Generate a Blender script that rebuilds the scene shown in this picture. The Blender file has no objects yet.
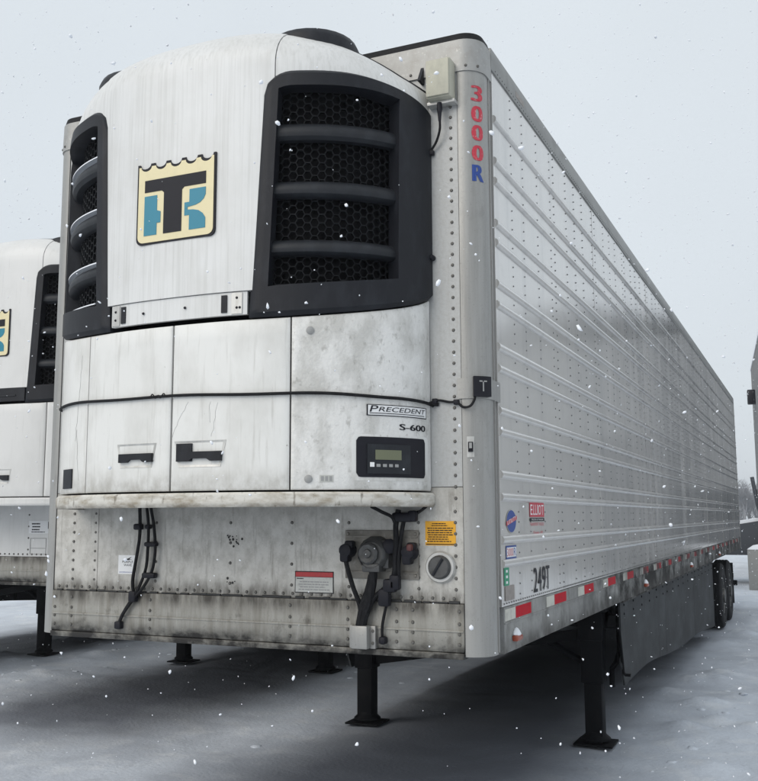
import bpy, bmesh, math, random
from mathutils import Vector, Matrix, noise
R = math.radians
random.seed(7)
sc = bpy.context.scene
col = sc.collection

# ------------------------------------------------------------------ camera
cam_d = bpy.data.cameras.new('camera'); cam = bpy.data.objects.new('camera', cam_d); col.objects.link(cam)
sc.camera = cam
cam_d.sensor_fit = 'HORIZONTAL'; cam_d.sensor_width = 36.0; cam_d.lens = 36.0 * 962.07 / 758.0
cam_d.clip_start = 0.05; cam_d.clip_end = 6000
CAM = Vector((2.6392, -4.1731, 1.7676)); yaw, pitch, roll = 0.4211, 0.1305, -0.0036
f = Vector((-math.sin(yaw) * math.cos(pitch), math.cos(yaw) * math.cos(pitch), math.sin(pitch)))
r = Vector((math.cos(yaw), math.sin(yaw), 0)); u = r.cross(f)
rr = r * math.cos(roll) + u * math.sin(roll); uu = u * math.cos(roll) - r * math.sin(roll)
M = Matrix((rr, uu, -f)).transposed().to_4x4(); M.translation = CAM
cam.matrix_world = M

# ------------------------------------------------------------------ sky, sun, exposure
SUN_EL, SUN_AZ = R(36), R(202)          # azimuth from +y clockwise: behind the camera, a little left
world = bpy.data.worlds.new('World'); sc.world = world; world.use_nodes = True
wn, wl = world.node_tree.nodes, world.node_tree.links
bg = wn['Background']
sky = wn.new('ShaderNodeTexSky'); sky.sky_type = 'NISHITA'; sky.sun_disc = False
sky.sun_elevation = SUN_EL; sky.sun_rotation = SUN_AZ; sky.dust_density = 4; sky.air_density = 1.0
cloud = wn.new('ShaderNodeRGB'); cloud.outputs[0].default_value = (7.75, 8.35, 8.85, 1)
tcw = wn.new('ShaderNodeTexCoord')
nz = wn.new('ShaderNodeTexNoise'); nz.inputs['Scale'].default_value = 2.2; nz.inputs['Detail'].default_value = 3
wl.new(tcw.outputs['Generated'], nz.inputs['Vector'])
mr = wn.new('ShaderNodeMapRange'); mr.inputs['To Min'].default_value = 0.93; mr.inputs['To Max'].default_value = 1.07
wl.new(nz.outputs['Fac'], mr.inputs['Value'])
mul = wn.new('ShaderNodeMixRGB'); mul.blend_type = 'MULTIPLY'; mul.inputs[0].default_value = 1
wl.new(cloud.outputs[0], mul.inputs[1]); wl.new(mr.outputs[0], mul.inputs[2])
mx = wn.new('ShaderNodeMixRGB'); mx.inputs[0].default_value = 0.93
wl.new(sky.outputs[0], mx.inputs[1]); wl.new(mul.outputs[0], mx.inputs[2])
wl.new(mx.outputs[0], bg.inputs['Color']); bg.inputs['Strength'].default_value = 0.1

sun_d = bpy.data.lights.new('sun', 'SUN'); sun = bpy.data.objects.new('sun', sun_d); col.objects.link(sun)
sun_d.energy = 1.5; sun_d.angle = R(50); sun_d.color = (1.0, 0.945, 0.87)
sd = Vector((math.sin(SUN_AZ) * math.cos(SUN_EL), math.cos(SUN_AZ) * math.cos(SUN_EL), math.sin(SUN_EL)))
sun.rotation_euler = sd.to_track_quat('Z', 'Y').to_euler(); sun.location = (0, -20, 30)
vs = sc.view_settings
vs.view_transform = 'Standard'; vs.look = 'None'; vs.exposure = 0.0; vs.gamma = 1.0; vs.use_curve_mapping = False

# ------------------------------------------------------------------ materials
def pm(name, c, rough=0.5, metal=0.0, layers=(), bump=0.0, bscale=60, spec=0.5, coat=0.0, rvar=0.0, grime=()):
    """Principled material; layers = (colour, (sx,sy,sz) scale, low, high, amount): noise-masked wear laid over the base."""
    m = bpy.data.materials.new(name); m.use_nodes = True
    n, l = m.node_tree.nodes, m.node_tree.links
    p = n['Principled BSDF']
    p.inputs['Roughness'].default_value = rough; p.inputs['Metallic'].default_value = metal
    p.inputs['Specular IOR Level'].default_value = spec; p.inputs['Coat Weight'].default_value = coat
    p.inputs['Coat Roughness'].default_value = 0.15
    tc = n.new('ShaderNodeTexCoord')
    base = n.new('ShaderNodeRGB'); base.outputs[0].default_value = (*c, 1)
    cur = base.outputs[0]
    for i, (lc, s, lo, hi, amt) in enumerate(layers):
        mp = n.new('ShaderNodeMapping'); mp.inputs['Scale'].default_value = s; mp.inputs['Location'].default_value = (i * 7.3, i * 3.1, i * 5.7)
        l.new(tc.outputs['Object'], mp.inputs['Vector'])
        t = n.new('ShaderNodeTexNoise'); t.inputs['Scale'].default_value = 1; t.inputs['Detail'].default_value = 6; t.inputs['Roughness'].default_value = 0.62
        l.new(mp.outputs[0], t.inputs['Vector'])
        g = n.new('ShaderNodeMapRange'); g.inputs['From Min'].default_value = lo; g.inputs['From Max'].default_value = hi
        g.inputs['To Max'].default_value = amt
        l.new(t.outputs['Fac'], g.inputs['Value'])
        x = n.new('ShaderNodeMixRGB'); x.inputs[2].default_value = (*lc, 1)
        l.new(g.outputs[0], x.inputs[0]); l.new(cur, x.inputs[1]); cur = x.outputs[0]
    for i, (ax, v0, v1, gc, amt, s) in enumerate(grime):   # road dirt: thick at v1, gone at v0, broken up by noise
        sp = n.new('ShaderNodeSeparateXYZ'); l.new(tc.outputs['Object'], sp.inputs[0])
        g = n.new('ShaderNodeMapRange'); g.interpolation_type = 'SMOOTHSTEP'; g.inputs['From Min'].default_value = v0; g.inputs['From Max'].default_value = v1
        l.new(sp.outputs[ax], g.inputs['Value'])
        mp = n.new('ShaderNodeMapping'); mp.inputs['Scale'].default_value = s; mp.inputs['Location'].default_value = (i * 2.3 + 1, i * 4.1, i * 1.7); l.new(tc.outputs['Object'], mp.inputs['Vector'])
        t = n.new('ShaderNodeTexNoise'); t.inputs['Scale'].default_value = 1; t.inputs['Detail'].default_value = 7; t.inputs['Roughness'].default_value = 0.65
        l.new(mp.outputs[0], t.inputs['Vector'])
        k = n.new('ShaderNodeMapRange'); k.inputs['From Min'].default_value = 0.30; k.inputs['From Max'].default_value = 0.62; k.inputs['To Max'].default_value = amt; l.new(t.outputs['Fac'], k.inputs['Value'])
        m2 = n.new('ShaderNodeMath'); m2.operation = 'MULTIPLY'; l.new(g.outputs[0], m2.inputs[0]); l.new(k.outputs[0], m2.inputs[1])
        x = n.new('ShaderNodeMixRGB'); x.inputs[2].default_value = (*gc, 1); l.new(m2.outputs[0], x.inputs[0]); l.new(cur, x.inputs[1]); cur = x.outputs[0]
    l.new(cur, p.inputs['Base Color'])
    if bump or rvar:
        t = n.new('ShaderNodeTexNoise'); t.inputs['Scale'].default_value = bscale; t.inputs['Detail'].default_value = 4
        l.new(tc.outputs['Object'], t.inputs['Vector'])
        if bump:
            b = n.new('ShaderNodeBump'); b.inputs['Strength'].default_value = bump; b.inputs['Distance'].default_value = 0.01
            l.new(t.outputs['Fac'], b.inputs['Height']); l.new(b.outputs[0], p.inputs['Normal']); l.new(b.outputs[0], p.inputs['Coat Normal'])
        if rvar:
            g = n.new('ShaderNodeMapRange'); g.inputs['To Min'].default_value = max(0, rough - rvar); g.inputs['To Max'].default_value = min(1, rough + rvar)
            l.new(t.outputs['Fac'], g.inputs['Value']); l.new(g.outputs[0], p.inputs['Roughness'])
    return m

DIRT = (0.20, 0.18, 0.155)
MT = dict(
    shroud=pm('white_shroud', (0.68, 0.68, 0.67), 0.38, 0, [((0.50, 0.50, 0.48), (70, 70, 1.6), 0.45, 0.75, 0.7), ((0.50, 0.49, 0.46), (3, 3, 3), 0.45, 0.8, 0.5), (DIRT, (45, 45, 45), 0.70, 0.78, 0.6)], 0.03, 30),
    door=pm('white_door', (0.73, 0.725, 0.70), 0.36, 0, [((0.50, 0.49, 0.455), (5, 5, 3), 0.46, 0.78, 0.65), ((0.40, 0.385, 0.35), (55, 55, 3), 0.56, 0.75, 0.5), (DIRT, (60, 60, 40), 0.69, 0.76, 0.8)], 0.03, 30, grime=[(2, 2.02, 1.89, (0.38, 0.36, 0.32), 0.7, (22, 22, 14))]),
    scuffed=pm('scuffed_white_panel', (0.73, 0.72, 0.695), 0.42, 0, [((0.45, 0.44, 0.41), (7, 7, 4), 0.44, 0.62, 0.7), ((0.30, 0.29, 0.265), (30, 30, 22), 0.57, 0.7, 0.6), (DIRT, (80, 80, 30), 0.66, 0.74, 0.6)], 0.30, 70),
    clean=pm('clean_white_panel', (0.68, 0.675, 0.66), 0.34, 0, [((0.52, 0.515, 0.50), (4, 4, 2), 0.45, 0.8, 0.6), ((0.45, 0.44, 0.42), (50, 50, 2), 0.56, 0.76, 0.4)], 0.03, 30),
    wall=pm('dirty_front_wall', (0.54, 0.525, 0.49), 0.48, 0.15, [((0.28, 0.265, 0.235), (14, 14, 11), 0.42, 0.68, 0.7), ((0.16, 0.145, 0.12), (26, 26, 2.5), 0.57, 0.74, 0.7), ((0.58, 0.57, 0.545), (70, 70, 60), 0.56, 0.7, 0.5), ((0.14, 0.13, 0.11), (160, 160, 120), 0.62, 0.70, 0.6)], 0.10, 50, grime=[(2, 1.47, 1.395, (0.08, 0.072, 0.06), 0.95, (18, 18, 5)), (2, 1.70, 1.84, (0.20, 0.185, 0.16), 0.5, (10, 10, 4))]),
    upperwall=pm('grey_front_wall', (0.42, 0.425, 0.42), 0.46, 0.2, [((0.36, 0.355, 0.34), (60, 60, 50), 0.45, 0.7, 0.7), ((0.30, 0.29, 0.27), (30, 30, 1.5), 0.56, 0.75, 0.5)], 0.10, 60),
    rail=pm('dirty_bottom_rail', (0.33, 0.32, 0.29), 0.5, 0.3, [((0.20, 0.185, 0.155), (22, 22, 2.2), 0.45, 0.68, 0.8), ((0.07, 0.062, 0.05), (9, 9, 7), 0.58, 0.72, 0.8), ((0.48, 0.46, 0.43), (60, 60, 5), 0.58, 0.72, 0.5), ((0.08, 0.07, 0.06), (150, 150, 110), 0.62, 0.70, 0.6)], 0.12, 60, grime=[(2, 1.285, 1.37, (0.05, 0.045, 0.038), 1.1, (14, 14, 3)), (2, 1.24, 1.165, (0.022, 0.02, 0.018), 1.3, (6, 6, 9))]),
    ledge=pm('stained_drip_ledge', (0.62, 0.60, 0.55), 0.5, 0, [((0.30, 0.255, 0.185), (9, 9, 25), 0.44, 0.66, 0.85), ((0.13, 0.11, 0.08), (40, 40, 12), 0.58, 0.7, 0.8)], 0.10, 60, grime=[(2, 1.85, 1.81, (0.14, 0.115, 0.08), 0.8, (9, 9, 20))]),
    post=pm('aluminium_post', (0.35, 0.345, 0.33), 0.42, 0.45, [((0.22, 0.216, 0.205), (16, 16, 0.8), 0.45, 0.70, 0.6), ((0.22, 0.215, 0.20), (12, 12, 6), 0.55, 0.75, 0.55), ((0.14, 0.135, 0.125), (130, 130, 110), 0.62, 0.70, 0.5)], 0.06, 80, rvar=0.12),
    topcap=pm('weathered_top_rail', (0.36, 0.357, 0.345), 0.5, 0.4, [((0.30, 0.29, 0.27), (16, 16, 16), 0.44, 0.68, 0.75), ((0.62, 0.61, 0.59), (60, 60, 60), 0.6, 0.7, 0.5)], 0.10, 60),
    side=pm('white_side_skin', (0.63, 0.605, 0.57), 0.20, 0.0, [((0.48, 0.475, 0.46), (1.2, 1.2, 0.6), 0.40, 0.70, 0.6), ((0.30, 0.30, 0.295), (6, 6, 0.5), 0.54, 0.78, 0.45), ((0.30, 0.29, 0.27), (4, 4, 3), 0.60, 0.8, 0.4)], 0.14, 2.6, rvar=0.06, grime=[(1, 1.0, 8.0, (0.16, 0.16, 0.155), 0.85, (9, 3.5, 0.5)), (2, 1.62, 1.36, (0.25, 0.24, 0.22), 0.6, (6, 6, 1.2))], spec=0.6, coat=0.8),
    siderail=pm('aluminium_side_rail', (0.29, 0.29, 0.28), 0.42, 0.35, [((0.20, 0.198, 0.19), (3, 3, 9), 0.45, 0.7, 0.7), ((0.13, 0.125, 0.115), (5, 5, 3), 0.56, 0.72, 0.6)], 0.06, 60, rvar=0.1),
    sillrail=pm('grimy_sill_rail', (0.31, 0.31, 0.30), 0.75, 0.0, [((0.19, 0.188, 0.18), (9, 9, 9), 0.45, 0.7, 0.7), ((0.12, 0.115, 0.105), (8, 5, 3), 0.55, 0.72, 0.7), ((0.09, 0.085, 0.08), (140, 90, 90), 0.62, 0.70, 0.6)], 0.08, 60, grime=[(1, 0.4, 4.2, (0.032, 0.031, 0.030), 1.25, (5, 4, 5)), (2, 1.24, 1.14, (0.07, 0.065, 0.06), 0.8, (8, 6, 6))], spec=0.12),
    black=pm('black_plastic', (0.009, 0.010, 0.014), 0.5, 0, [((0.024, 0.027, 0.034), (12, 12, 6), 0.48, 0.75, 0.7)], 0.10, 160, spec=0.3),
    louver=pm('dark_grey_plastic', (0.012, 0.014, 0.018), 0.5, 0, [((0.032, 0.036, 0.044), (14, 14, 8), 0.48, 0.75, 0.7)], 0.08, 160, spec=0.35),
    mesh=pm('honeycomb_black', (0.008, 0.009, 0.011), 0.55, spec=0.2),
    core=pm('radiator_core', (0.004, 0.004, 0.005), 0.8, spec=0.15),
    rubber=pm('black_rubber', (0.009, 0.009, 0.0105), 0.65, 0, [((0.028, 0.028, 0.03), (40, 40, 40), 0.5, 0.7, 0.5)], 0.08, 80, spec=0.2),
    steel=pm('black_painted_steel', (0.004, 0.0045, 0.006), 0.6, 0.0, [((0.013, 0.012, 0.012), (12, 12, 6), 0.5, 0.72, 0.6)], 0.12, 60, spec=0.12),
    under=pm('underside_steel', (0.010, 0.0105, 0.012), 0.65, 0.0, [((0.022, 0.02, 0.018), (6, 6, 6), 0.5, 0.7, 0.6)], 0.1, 40),
    skirt=pm('grey_skirt', (0.036, 0.038, 0.040), 0.65, 0.0, [((0.075, 0.08, 0.085), (1.5, 1.5, 3), 0.42, 0.7, 0.8), ((0.075, 0.075, 0.075), (14, 14, 4), 0.57, 0.75, 0.5), ((0.015, 0.015, 0.015), (5, 5, 0.9), 0.63, 0.68, 0.9)], 0.15, 12, spec=0.15),
    rivet=pm('rivet_grey', (0.13, 0.125, 0.115), 0.55, 0.4),
    siderivet=pm('side_rivet_grey', (0.19, 0.19, 0.19), 0.5, 0.3),
    seam=pm('dark_seam', (0.03, 0.03, 0.03), 0.7),
    cream=pm('logo_cream', (0.74, 0.65, 0.40), 0.45, 0, [((0.6, 0.53, 0.33), (20, 20, 10), 0.5, 0.75, 0.5)]),
    teal=pm('logo_teal', (0.012, 0.20, 0.29), 0.4),
    ink=pm('black_ink', (0.010, 0.010, 0.015), 0.5, spec=0.25),
    red=pm('red_vinyl', (0.52, 0.035, 0.06), 0.45, 0, [((0.62, 0.34, 0.34), (60, 60, 60), 0.58, 0.68, 0.7)]),
    blue=pm('blue_vinyl', (0.02, 0.06, 0.27), 0.45, 0, [((0.25, 0.3, 0.42), (70, 70, 70), 0.62, 0.7, 0.5)]),
    tape_red=pm('reflective_red', (0.46, 0.006, 0.018), 0.6, 0.0, [((0.25, 0.02, 0.03), (30, 30, 30), 0.5, 0.7, 0.6)], grime=[(1, 1.6, 5.0, (0.04, 0.036, 0.035), 1.1, (9, 6, 6))], spec=0.12),
    tape_white=pm('reflective_white', (0.58, 0.57, 0.50), 0.35, 0.1, [((0.35, 0.34, 0.30), (20, 20, 20), 0.45, 0.7, 0.7)], grime=[(1, 1.0, 4.6, (0.07, 0.066, 0.062), 1.1, (9, 6, 6))], spec=0.15),
    yellow=pm('label_yellow', (0.74, 0.36, 0.012), 0.45, 0, [((0.5, 0.25, 0.02), (40, 40, 40), 0.55, 0.7, 0.5)]),
    white=pm('label_white', (0.80, 0.80, 0.80), 0.45),
    offwhite=pm('label_offwhite', (0.50, 0.50, 0.47), 0.5, 0, [((0.35, 0.34, 0.31), (60, 60, 60), 0.5, 0.7, 0.6)]),
    labelred=pm('label_red', (0.42, 0.03, 0.035), 0.45, 0, [((0.25, 0.03, 0.03), (60, 60, 60), 0.5, 0.7, 0.6)]),
    green=pm('label_green', (0.01, 0.26, 0.13), 0.45),
    tan=pm('label_tan', (0.28, 0.25, 0.225), 0.5, 0, [((0.20, 0.18, 0.165), (40, 40, 40), 0.45, 0.7, 0.8)]),
    beige=pm('beige_box', (0.46, 0.445, 0.36), 0.5, 0, [((0.33, 0.32, 0.26), (20, 20, 12), 0.45, 0.7, 0.7)]),
    plate=pm('grimy_metal_plate', (0.23, 0.215, 0.19), 0.5, 0.35, [((0.10, 0.09, 0.075), (12, 12, 10), 0.45, 0.68, 0.8), ((0.36, 0.35, 0.32), (50, 50, 40), 0.6, 0.7, 0.5)], 0.1, 60),
    socket=pm('grey_cast_socket', (0.085, 0.085, 0.085), 0.5, 0.4, [((0.04, 0.04, 0.038), (30, 30, 30), 0.45, 0.7, 0.7)], 0.1, 80),
    lightmetal=pm('pale_aluminium', (0.55, 0.545, 0.525), 0.42, 0.5, [((0.36, 0.35, 0.325), (20, 20, 8), 0.45, 0.7, 0.7)], 0.05, 80),
    lcd=pm('lcd_olive', (0.15, 0.16, 0.095), 0.3),
    grey=pm('mid_grey_plastic', (0.30, 0.30, 0.295), 0.5),
    lens=pm('orange_lens', (0.30, 0.06, 0.03), 0.3),
    rim=pm('wheel_steel', (0.06, 0.06, 0.06), 0.5, 0.4, [((0.25, 0.24, 0.22), (12, 12, 12), 0.45, 0.7, 0.7)]),
    redgrip=pm('red_gladhand', (0.10, 0.03, 0.028), 0.5, 0.1),
    snowcap=pm('fresh_snow', (0.78, 0.80, 0.84), 0.7, 0, [], 0.3, 120),
    flake=pm('snowflake_white', (0.86, 0.88, 0.92), 0.7),
)

# ------------------------------------------------------------------ mesh helpers
def link(name, me, mat, parent=None, smooth=False):
    if mat is not None: me.materials.append(MT[mat] if isinstance(mat, str) else mat)
    o = bpy.data.objects.new(name, me); col.objects.link(o)
    if parent is not None: o.parent = parent
    if smooth:
        me.shade_smooth()
        me.set_sharp_from_angle(angle=R(38))
    return o
def from_bm(name, bm, mat, parent=None, smooth=False, recalc=True):
    if recalc: bmesh.ops.recalc_face_normals(bm, faces=bm.faces)
    me = bpy.data.meshes.new(name); bm.to_mesh(me); bm.free()
    return link(name, me, mat, parent, smooth)
def bx(bm, x0, x1, y0, y1, z0, z1, bev=0.0, seg=2):
    vs_ = [bm.verts.new((x, y, z)) for x in (x0, x1) for y in (y0, y1) for z in (z0, z1)]
    F = [(0, 1, 3, 2), (4, 6, 7, 5), (0, 4, 5, 1), (2, 3, 7, 6), (0, 2, 6, 4), (1, 5, 7, 3)]
    fs = [bm.faces.new([vs_[i] for i in q]) for q in F]
    if bev:
        es = list({e for fc in fs for e in fc.edges})
        bmesh.ops.bevel(bm, geom=es, offset=bev, segments=seg, affect='EDGES', profile=0.5)
def box(name, mat, parent, x0, x1, y0, y1, z0, z1, bev=0.0, smooth=None):
    bm = bmesh.new(); bx(bm, x0, x1, y0, y1, z0, z1, bev)
    return from_bm(name, bm, mat, parent, smooth if smooth is not None else bev > 0)
def prism(bm, pts, axis, a, b):
    """extrude a 2D polygon (in the two other axes, order x<y<z) from a to b along axis"""
    def p3(q, t):
        return {0: (t, q[0], q[1]), 1: (q[0], t, q[1]), 2: (q[0], q[1], t)}[axis]
    A = [bm.verts.new(p3(q, a)) for q in pts]; B = [bm.verts.new(p3(q, b)) for q in pts]
    bm.faces.new(A); bm.faces.new(B[::-1]); n = len(pts)
    for i in range(n): bm.faces.new([A[i], B[i], B[(i + 1) % n], A[(i + 1) % n]])
def cyl(bm, c, axis, r0, r1, h, seg=20):
    """capped cone frustum from c along axis"""
    a = Vector(axis).normalized(); t = a.orthogonal().normalized(); s = a.cross(t); c = Vector(c)
    A = [bm.verts.new(c + (t * math.cos(k) + s * math.sin(k)) * r0) for k in [2 * math.pi * i / seg for i in range(seg)]]
    B = [bm.verts.new(c + a * h + (t * math.cos(k) + s * math.sin(k)) * r1) for k in [2 * math.pi * i / seg for i in range(seg)]]
    bm.faces.new(A[::-1]); bm.faces.new(B)
    for i in range(seg): bm.faces.new([A[i], A[(i + 1) % seg], B[(i + 1) % seg], B[i]])
def lathe(bm, c, axis, prof, seg=24):
    """prof: list of (radius, along axis); closed loop surface"""
    a = Vector(axis).normalized(); t = a.orthogonal().normalized(); s = a.cross(t); c = Vector(c)
    rings = []
    for rad, h in prof:
        rings.append([bm.verts.new(c + a * h + (t * math.cos(2 * math.pi * i / seg) + s * math.sin(2 * math.pi * i / seg)) * max(rad, 1e-4)) for i in range(seg)])
    for A, B in zip(rings, rings[1:]):
        for i in range(seg): bm.faces.new([A[i], A[(i + 1) % seg], B[(i + 1) % seg], B[i]])
    bm.faces.new(rings[0][::-1]); bm.faces.new(rings[-1])
def smooth_path(pts, n=8):
    P_ = [Vector(p) for p in pts]; P_ = [P_[0]] + P_ + [P_[-1]]; out = []
    for i in range(1, len(P_) - 2):
        for k in range(n):
            t = k / n; a, b, c, d = P_[i - 1:i + 3]
            out.append(0.5 * ((2 * b) + (c - a) * t + (2 * a - 5 * b + 4 * c - d) * t * t + (3 * b - a - 3 * c + d) * t ** 3))
    out.append(P_[-2]); return out
def tube(bm, pts, rad, seg=8, curve=True):
    pts = smooth_path(pts) if curve else [Vector(p) for p in pts]
    prev = None; up = Vector((0.31, 0.2, 0.93)); n = len(pts)
    for i, p in enumerate(pts):
        d = (pts[min(i + 1, n - 1)] - pts[max(i - 1, 0)]).normalized()
        s = d.cross(up).normalized(); t = s.cross(d)
        ring = [bm.verts.new(p + (s * math.cos(2 * math.pi * k / seg) + t * math.sin(2 * math.pi * k / seg)) * rad) for k in range(seg)]
        if prev:
            for k in range(seg): bm.faces.new([prev[k], prev[(k + 1) % seg], ring[(k + 1) % seg], ring[k]])
        else: bm.faces.new(ring[::-1])
        prev = ring
    bm.faces.new(prev)
def cable(name, mat, parent, pts, rad, seg=8):
    bm = bmesh.new(); tube(bm, pts, rad, seg); return from_bm(name, bm, mat, parent, True)
def dome(bm, c, nrm, rad, h, seg=7):
    a = Vector(nrm).normalized(); t = a.orthogonal().normalized(); s = a.cross(t); c = Vector(c)
    def ring(rd, hh): return [bm.verts.new(c + a * hh + (t * math.cos(2 * math.pi * i / seg) + s * math.sin(2 * math.pi * i / seg)) * rd) for i in range(seg)]
    A, B = ring(rad, -0.002), ring(rad * 0.65, h * 0.8); top = bm.verts.new(c + a * h)
    for i in range(seg):
        bm.faces.new([A[i], A[(i + 1) % seg], B[(i + 1) % seg], B[i]]); bm.faces.new([B[i], B[(i + 1) % seg], top])
def shell(fn, nu, nv, th, mask=None):
    """solid sheet: fn(a,b)->(point, outward normal), a,b in 0..1; thickness th inward; mask(i,j) keeps a cell"""
    bm = bmesh.new(); O, I = {}, {}
    def vert(D, i, j, off):
        if (i, j) not in D:
            p, n = fn(i / nu, j / nv); D[i, j] = bm.verts.new(p - n * off)
        return D[i, j]
    keep = {(i, j) for i in range(nu) for j in range(nv) if mask is None or mask(i, j)}
    for i, j in keep:
        q = [(i, j), (i + 1, j), (i + 1, j + 1), (i, j + 1)]
        bm.faces.new([vert(O, *k, 0) for k in q]); bm.faces.new([vert(I, *k, th) for k in q][::-1])
        for (a, b), (di, dj) in (((q[0], q[1]), (0, -1)), ((q[1], q[2]), (1, 0)), ((q[2], q[3]), (0, 1)), ((q[3], q[0]), (-1, 0))):
            if (i + di, j + dj) not in keep:
                bm.faces.new([vert(O, *b, 0), vert(O, *a, 0), vert(I, *a, th), vert(I, *b, th)])
    return bm
_font_cache = {}
def glyphs(body):
    """flat letter mesh normalised to the unit square: (verts2d, faces)"""
    if body not in _font_cache:
        cu = bpy.data.curves.new('lettering', 'FONT'); cu.body = body; cu.resolution_u = 4
        o = bpy.data.objects.new('lettering', cu); col.objects.link(o)
        bpy.context.view_layer.update()
        me = bpy.data.meshes.new_from_object(o.evaluated_get(bpy.context.evaluated_depsgraph_get()))
        v = [(a.co.x, a.co.y) for a in me.vertices]; fc = [tuple(p.vertices) for p in me.polygons]
        bpy.data.objects.remove(o); bpy.data.curves.remove(cu); bpy.data.meshes.remove(me)
        x0, x1 = min(a[0] for a in v), max(a[0] for a in v); y0, y1 = min(a[1] for a in v), max(a[1] for a in v)
        _font_cache[body] = ([((a - x0) / (x1 - x0), (b - y0) / (y1 - y0)) for a, b in v], fc)
    return _font_cache[body]
def lettering(name, body, mat, parent, fn, grow=0.0):
    v, fc = glyphs(body)
    me = bpy.data.meshes.new(name); me.from_pydata([fn(a, b) for a, b in v], [], fc); me.update()
    return link(name, me, mat, parent)
def bold(fn, d=0.03):   # lettering drawn with a slight stretch is left as is
    return fn
def tag(o, label, cat, group=None, kind=None):
    o['label'] = label; o['category'] = cat
    if group: o['group'] = group
    if kind: o['kind'] = kind
    return o
def struct(o): o['kind'] = 'structure'; return o
def stuff(o): o['kind'] = 'stuff'; return o
def empty(name, loc):
    o = bpy.data.objects.new(name, None); col.objects.link(o); o.location = loc; o.empty_display_size = 0.3; return o

# ------------------------------------------------------------------ ground: snow over a yard, one sheet to the horizon
TR = [(0.0, 0.0), (-3.58, 2.33), (-7.62, 2.15)]          # trailer origins
def axis_samples(lo, hi, step, far, g=1.22):
    s = []; v = lo
    while v < hi: s.append(v); v += step
    d = step; v = hi; a = []
    while v < far: a.append(v); d *= g; v += d
    a.append(far)
    d = step; v = lo; b = []
    while v > -far: v -= d; d *= g; b.append(max(v, -far))
    return sorted(set(b + s + a))
LUMPS = [(1.47, 5.57, .16, .035), (1.57, 4.05, .2, .03), (1.1, 6.27, .2, .03), (1.75, 5.0, .14, .04), (1.35, 6.9, .25, .04), (1.9, 6.2, .18, .03), (-5.93, 6.06, .22, .05), (-5.86, 5.6, .2, .045),
         (-6.6, 5.2, .25, .04), (-5.1, 5.1, .22, .04), (-7.14, 5.5, .3, .05), (-4.6, 4.6, .3, .03), (1.6, 7.6, .2, .05), (1.95, 8.4, .25, .05)]
_rl = random.Random(31)
for _k in range(46):
    if _k % 2: LUMPS.append((_rl.uniform(1.3, 3.0), _rl.uniform(3.2, 15), _rl.uniform(.13, .34), _rl.uniform(.025, .065)))
    else: LUMPS.append((_rl.uniform(-9, -4.4), _rl.uniform(3.0, 8.5), _rl.uniform(.15, .4), _rl.uniform(.02, .055)))
def ground_z(x, y):
    z = 0.022 * noise.noise((x * 0.55, y * 0.55, 0.3)) + 0.020 * noise.noise((x * 1.9, y * 1.9, 3.1)) + 0.012 * abs(noise.noise((x * 3.7 + 0.8 * y, y * 3.1, 9.0))) + 0.003 * noise.noise((x * 8, y * 8, 2.0))
    for lx, ly, s, h in (LUMPS if -10 < x < 4 and 1 < y < 17 else ()):
        d = ((x - lx) ** 2 + (y - ly) ** 2) / (s * s)
        if d < 5: z += h * math.exp(-d * 1.4) * (1 + 0.6 * noise.noise((x * 9, y * 9, 1)))
    # shallow tyre ruts running beside the trailers, filled with new snow
    for rx in (2.35, 4.3):
        dx = x - rx - 0.25 * math.sin(y * 0.22)
        if abs(dx) < 0.5 and y > 1: z -= 0.03 * math.exp(-(dx / 0.16) ** 2) - 0.018 * math.exp(-((abs(dx) - 0.27) / 0.08) ** 2)
    fade = min(1.0, 40.0 / (1 + abs(x) + abs(y)))
    return z * fade - 0.012
xs = axis_samples(-9, 4.5, 0.055, 600); ys = axis_samples(-1.5, 12, 0.055, 600)
gv = [(x, y, ground_z(x, y)) for y in ys for x in xs]; nx = len(xs)
gf = [(j * nx + i, j * nx + i + 1, (j + 1) * nx + i + 1, (j + 1) * nx + i) for j in range(len(ys) - 1) for i in range(nx - 1)]
me = bpy.data.meshes.new('ground'); me.from_pydata(gv, [], gf); me.update(); me.shade_smooth()
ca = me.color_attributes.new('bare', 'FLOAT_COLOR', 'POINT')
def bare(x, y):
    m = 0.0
    for ax, ay in TR:   # thin snow under a parked trailer, with its shade painted in too
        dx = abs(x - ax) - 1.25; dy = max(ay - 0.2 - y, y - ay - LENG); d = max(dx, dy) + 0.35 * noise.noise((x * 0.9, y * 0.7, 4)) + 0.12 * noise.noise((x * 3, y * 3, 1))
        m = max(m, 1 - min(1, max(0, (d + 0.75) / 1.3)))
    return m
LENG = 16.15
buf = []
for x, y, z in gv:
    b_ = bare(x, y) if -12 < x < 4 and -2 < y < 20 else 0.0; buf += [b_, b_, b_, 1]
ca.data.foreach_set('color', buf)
snow = pm('packed_snow', (0.63, 0.675, 0.74), 0.62, 0, [((0.42, 0.445, 0.49), (0.7, 0.35, 1), 0.44, 0.70, 0.8), ((0.78, 0.80, 0.82), (3.5, 3.5, 2), 0.5, 0.70, 0.6), ((0.40, 0.42, 0.46), (7, 5, 5), 0.56, 0.74, 0.4), ((0.20, 0.20, 0.205), (40, 40, 40), 0.68, 0.76, 0.4)], 0.6, 30, spec=0.25)
_n, _l = snow.node_tree.nodes, snow.node_tree.links
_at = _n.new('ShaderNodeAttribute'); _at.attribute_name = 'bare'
_mx = _n.new('ShaderNodeMixRGB'); _mx.inputs[2].default_value = (0.20, 0.215, 0.25, 1)  # darker ground colour: thin snow plus painted shade beneath the trailers
_p = _n['Principled BSDF']; _src = _p.inputs['Base Color'].links[0].from_socket
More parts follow.
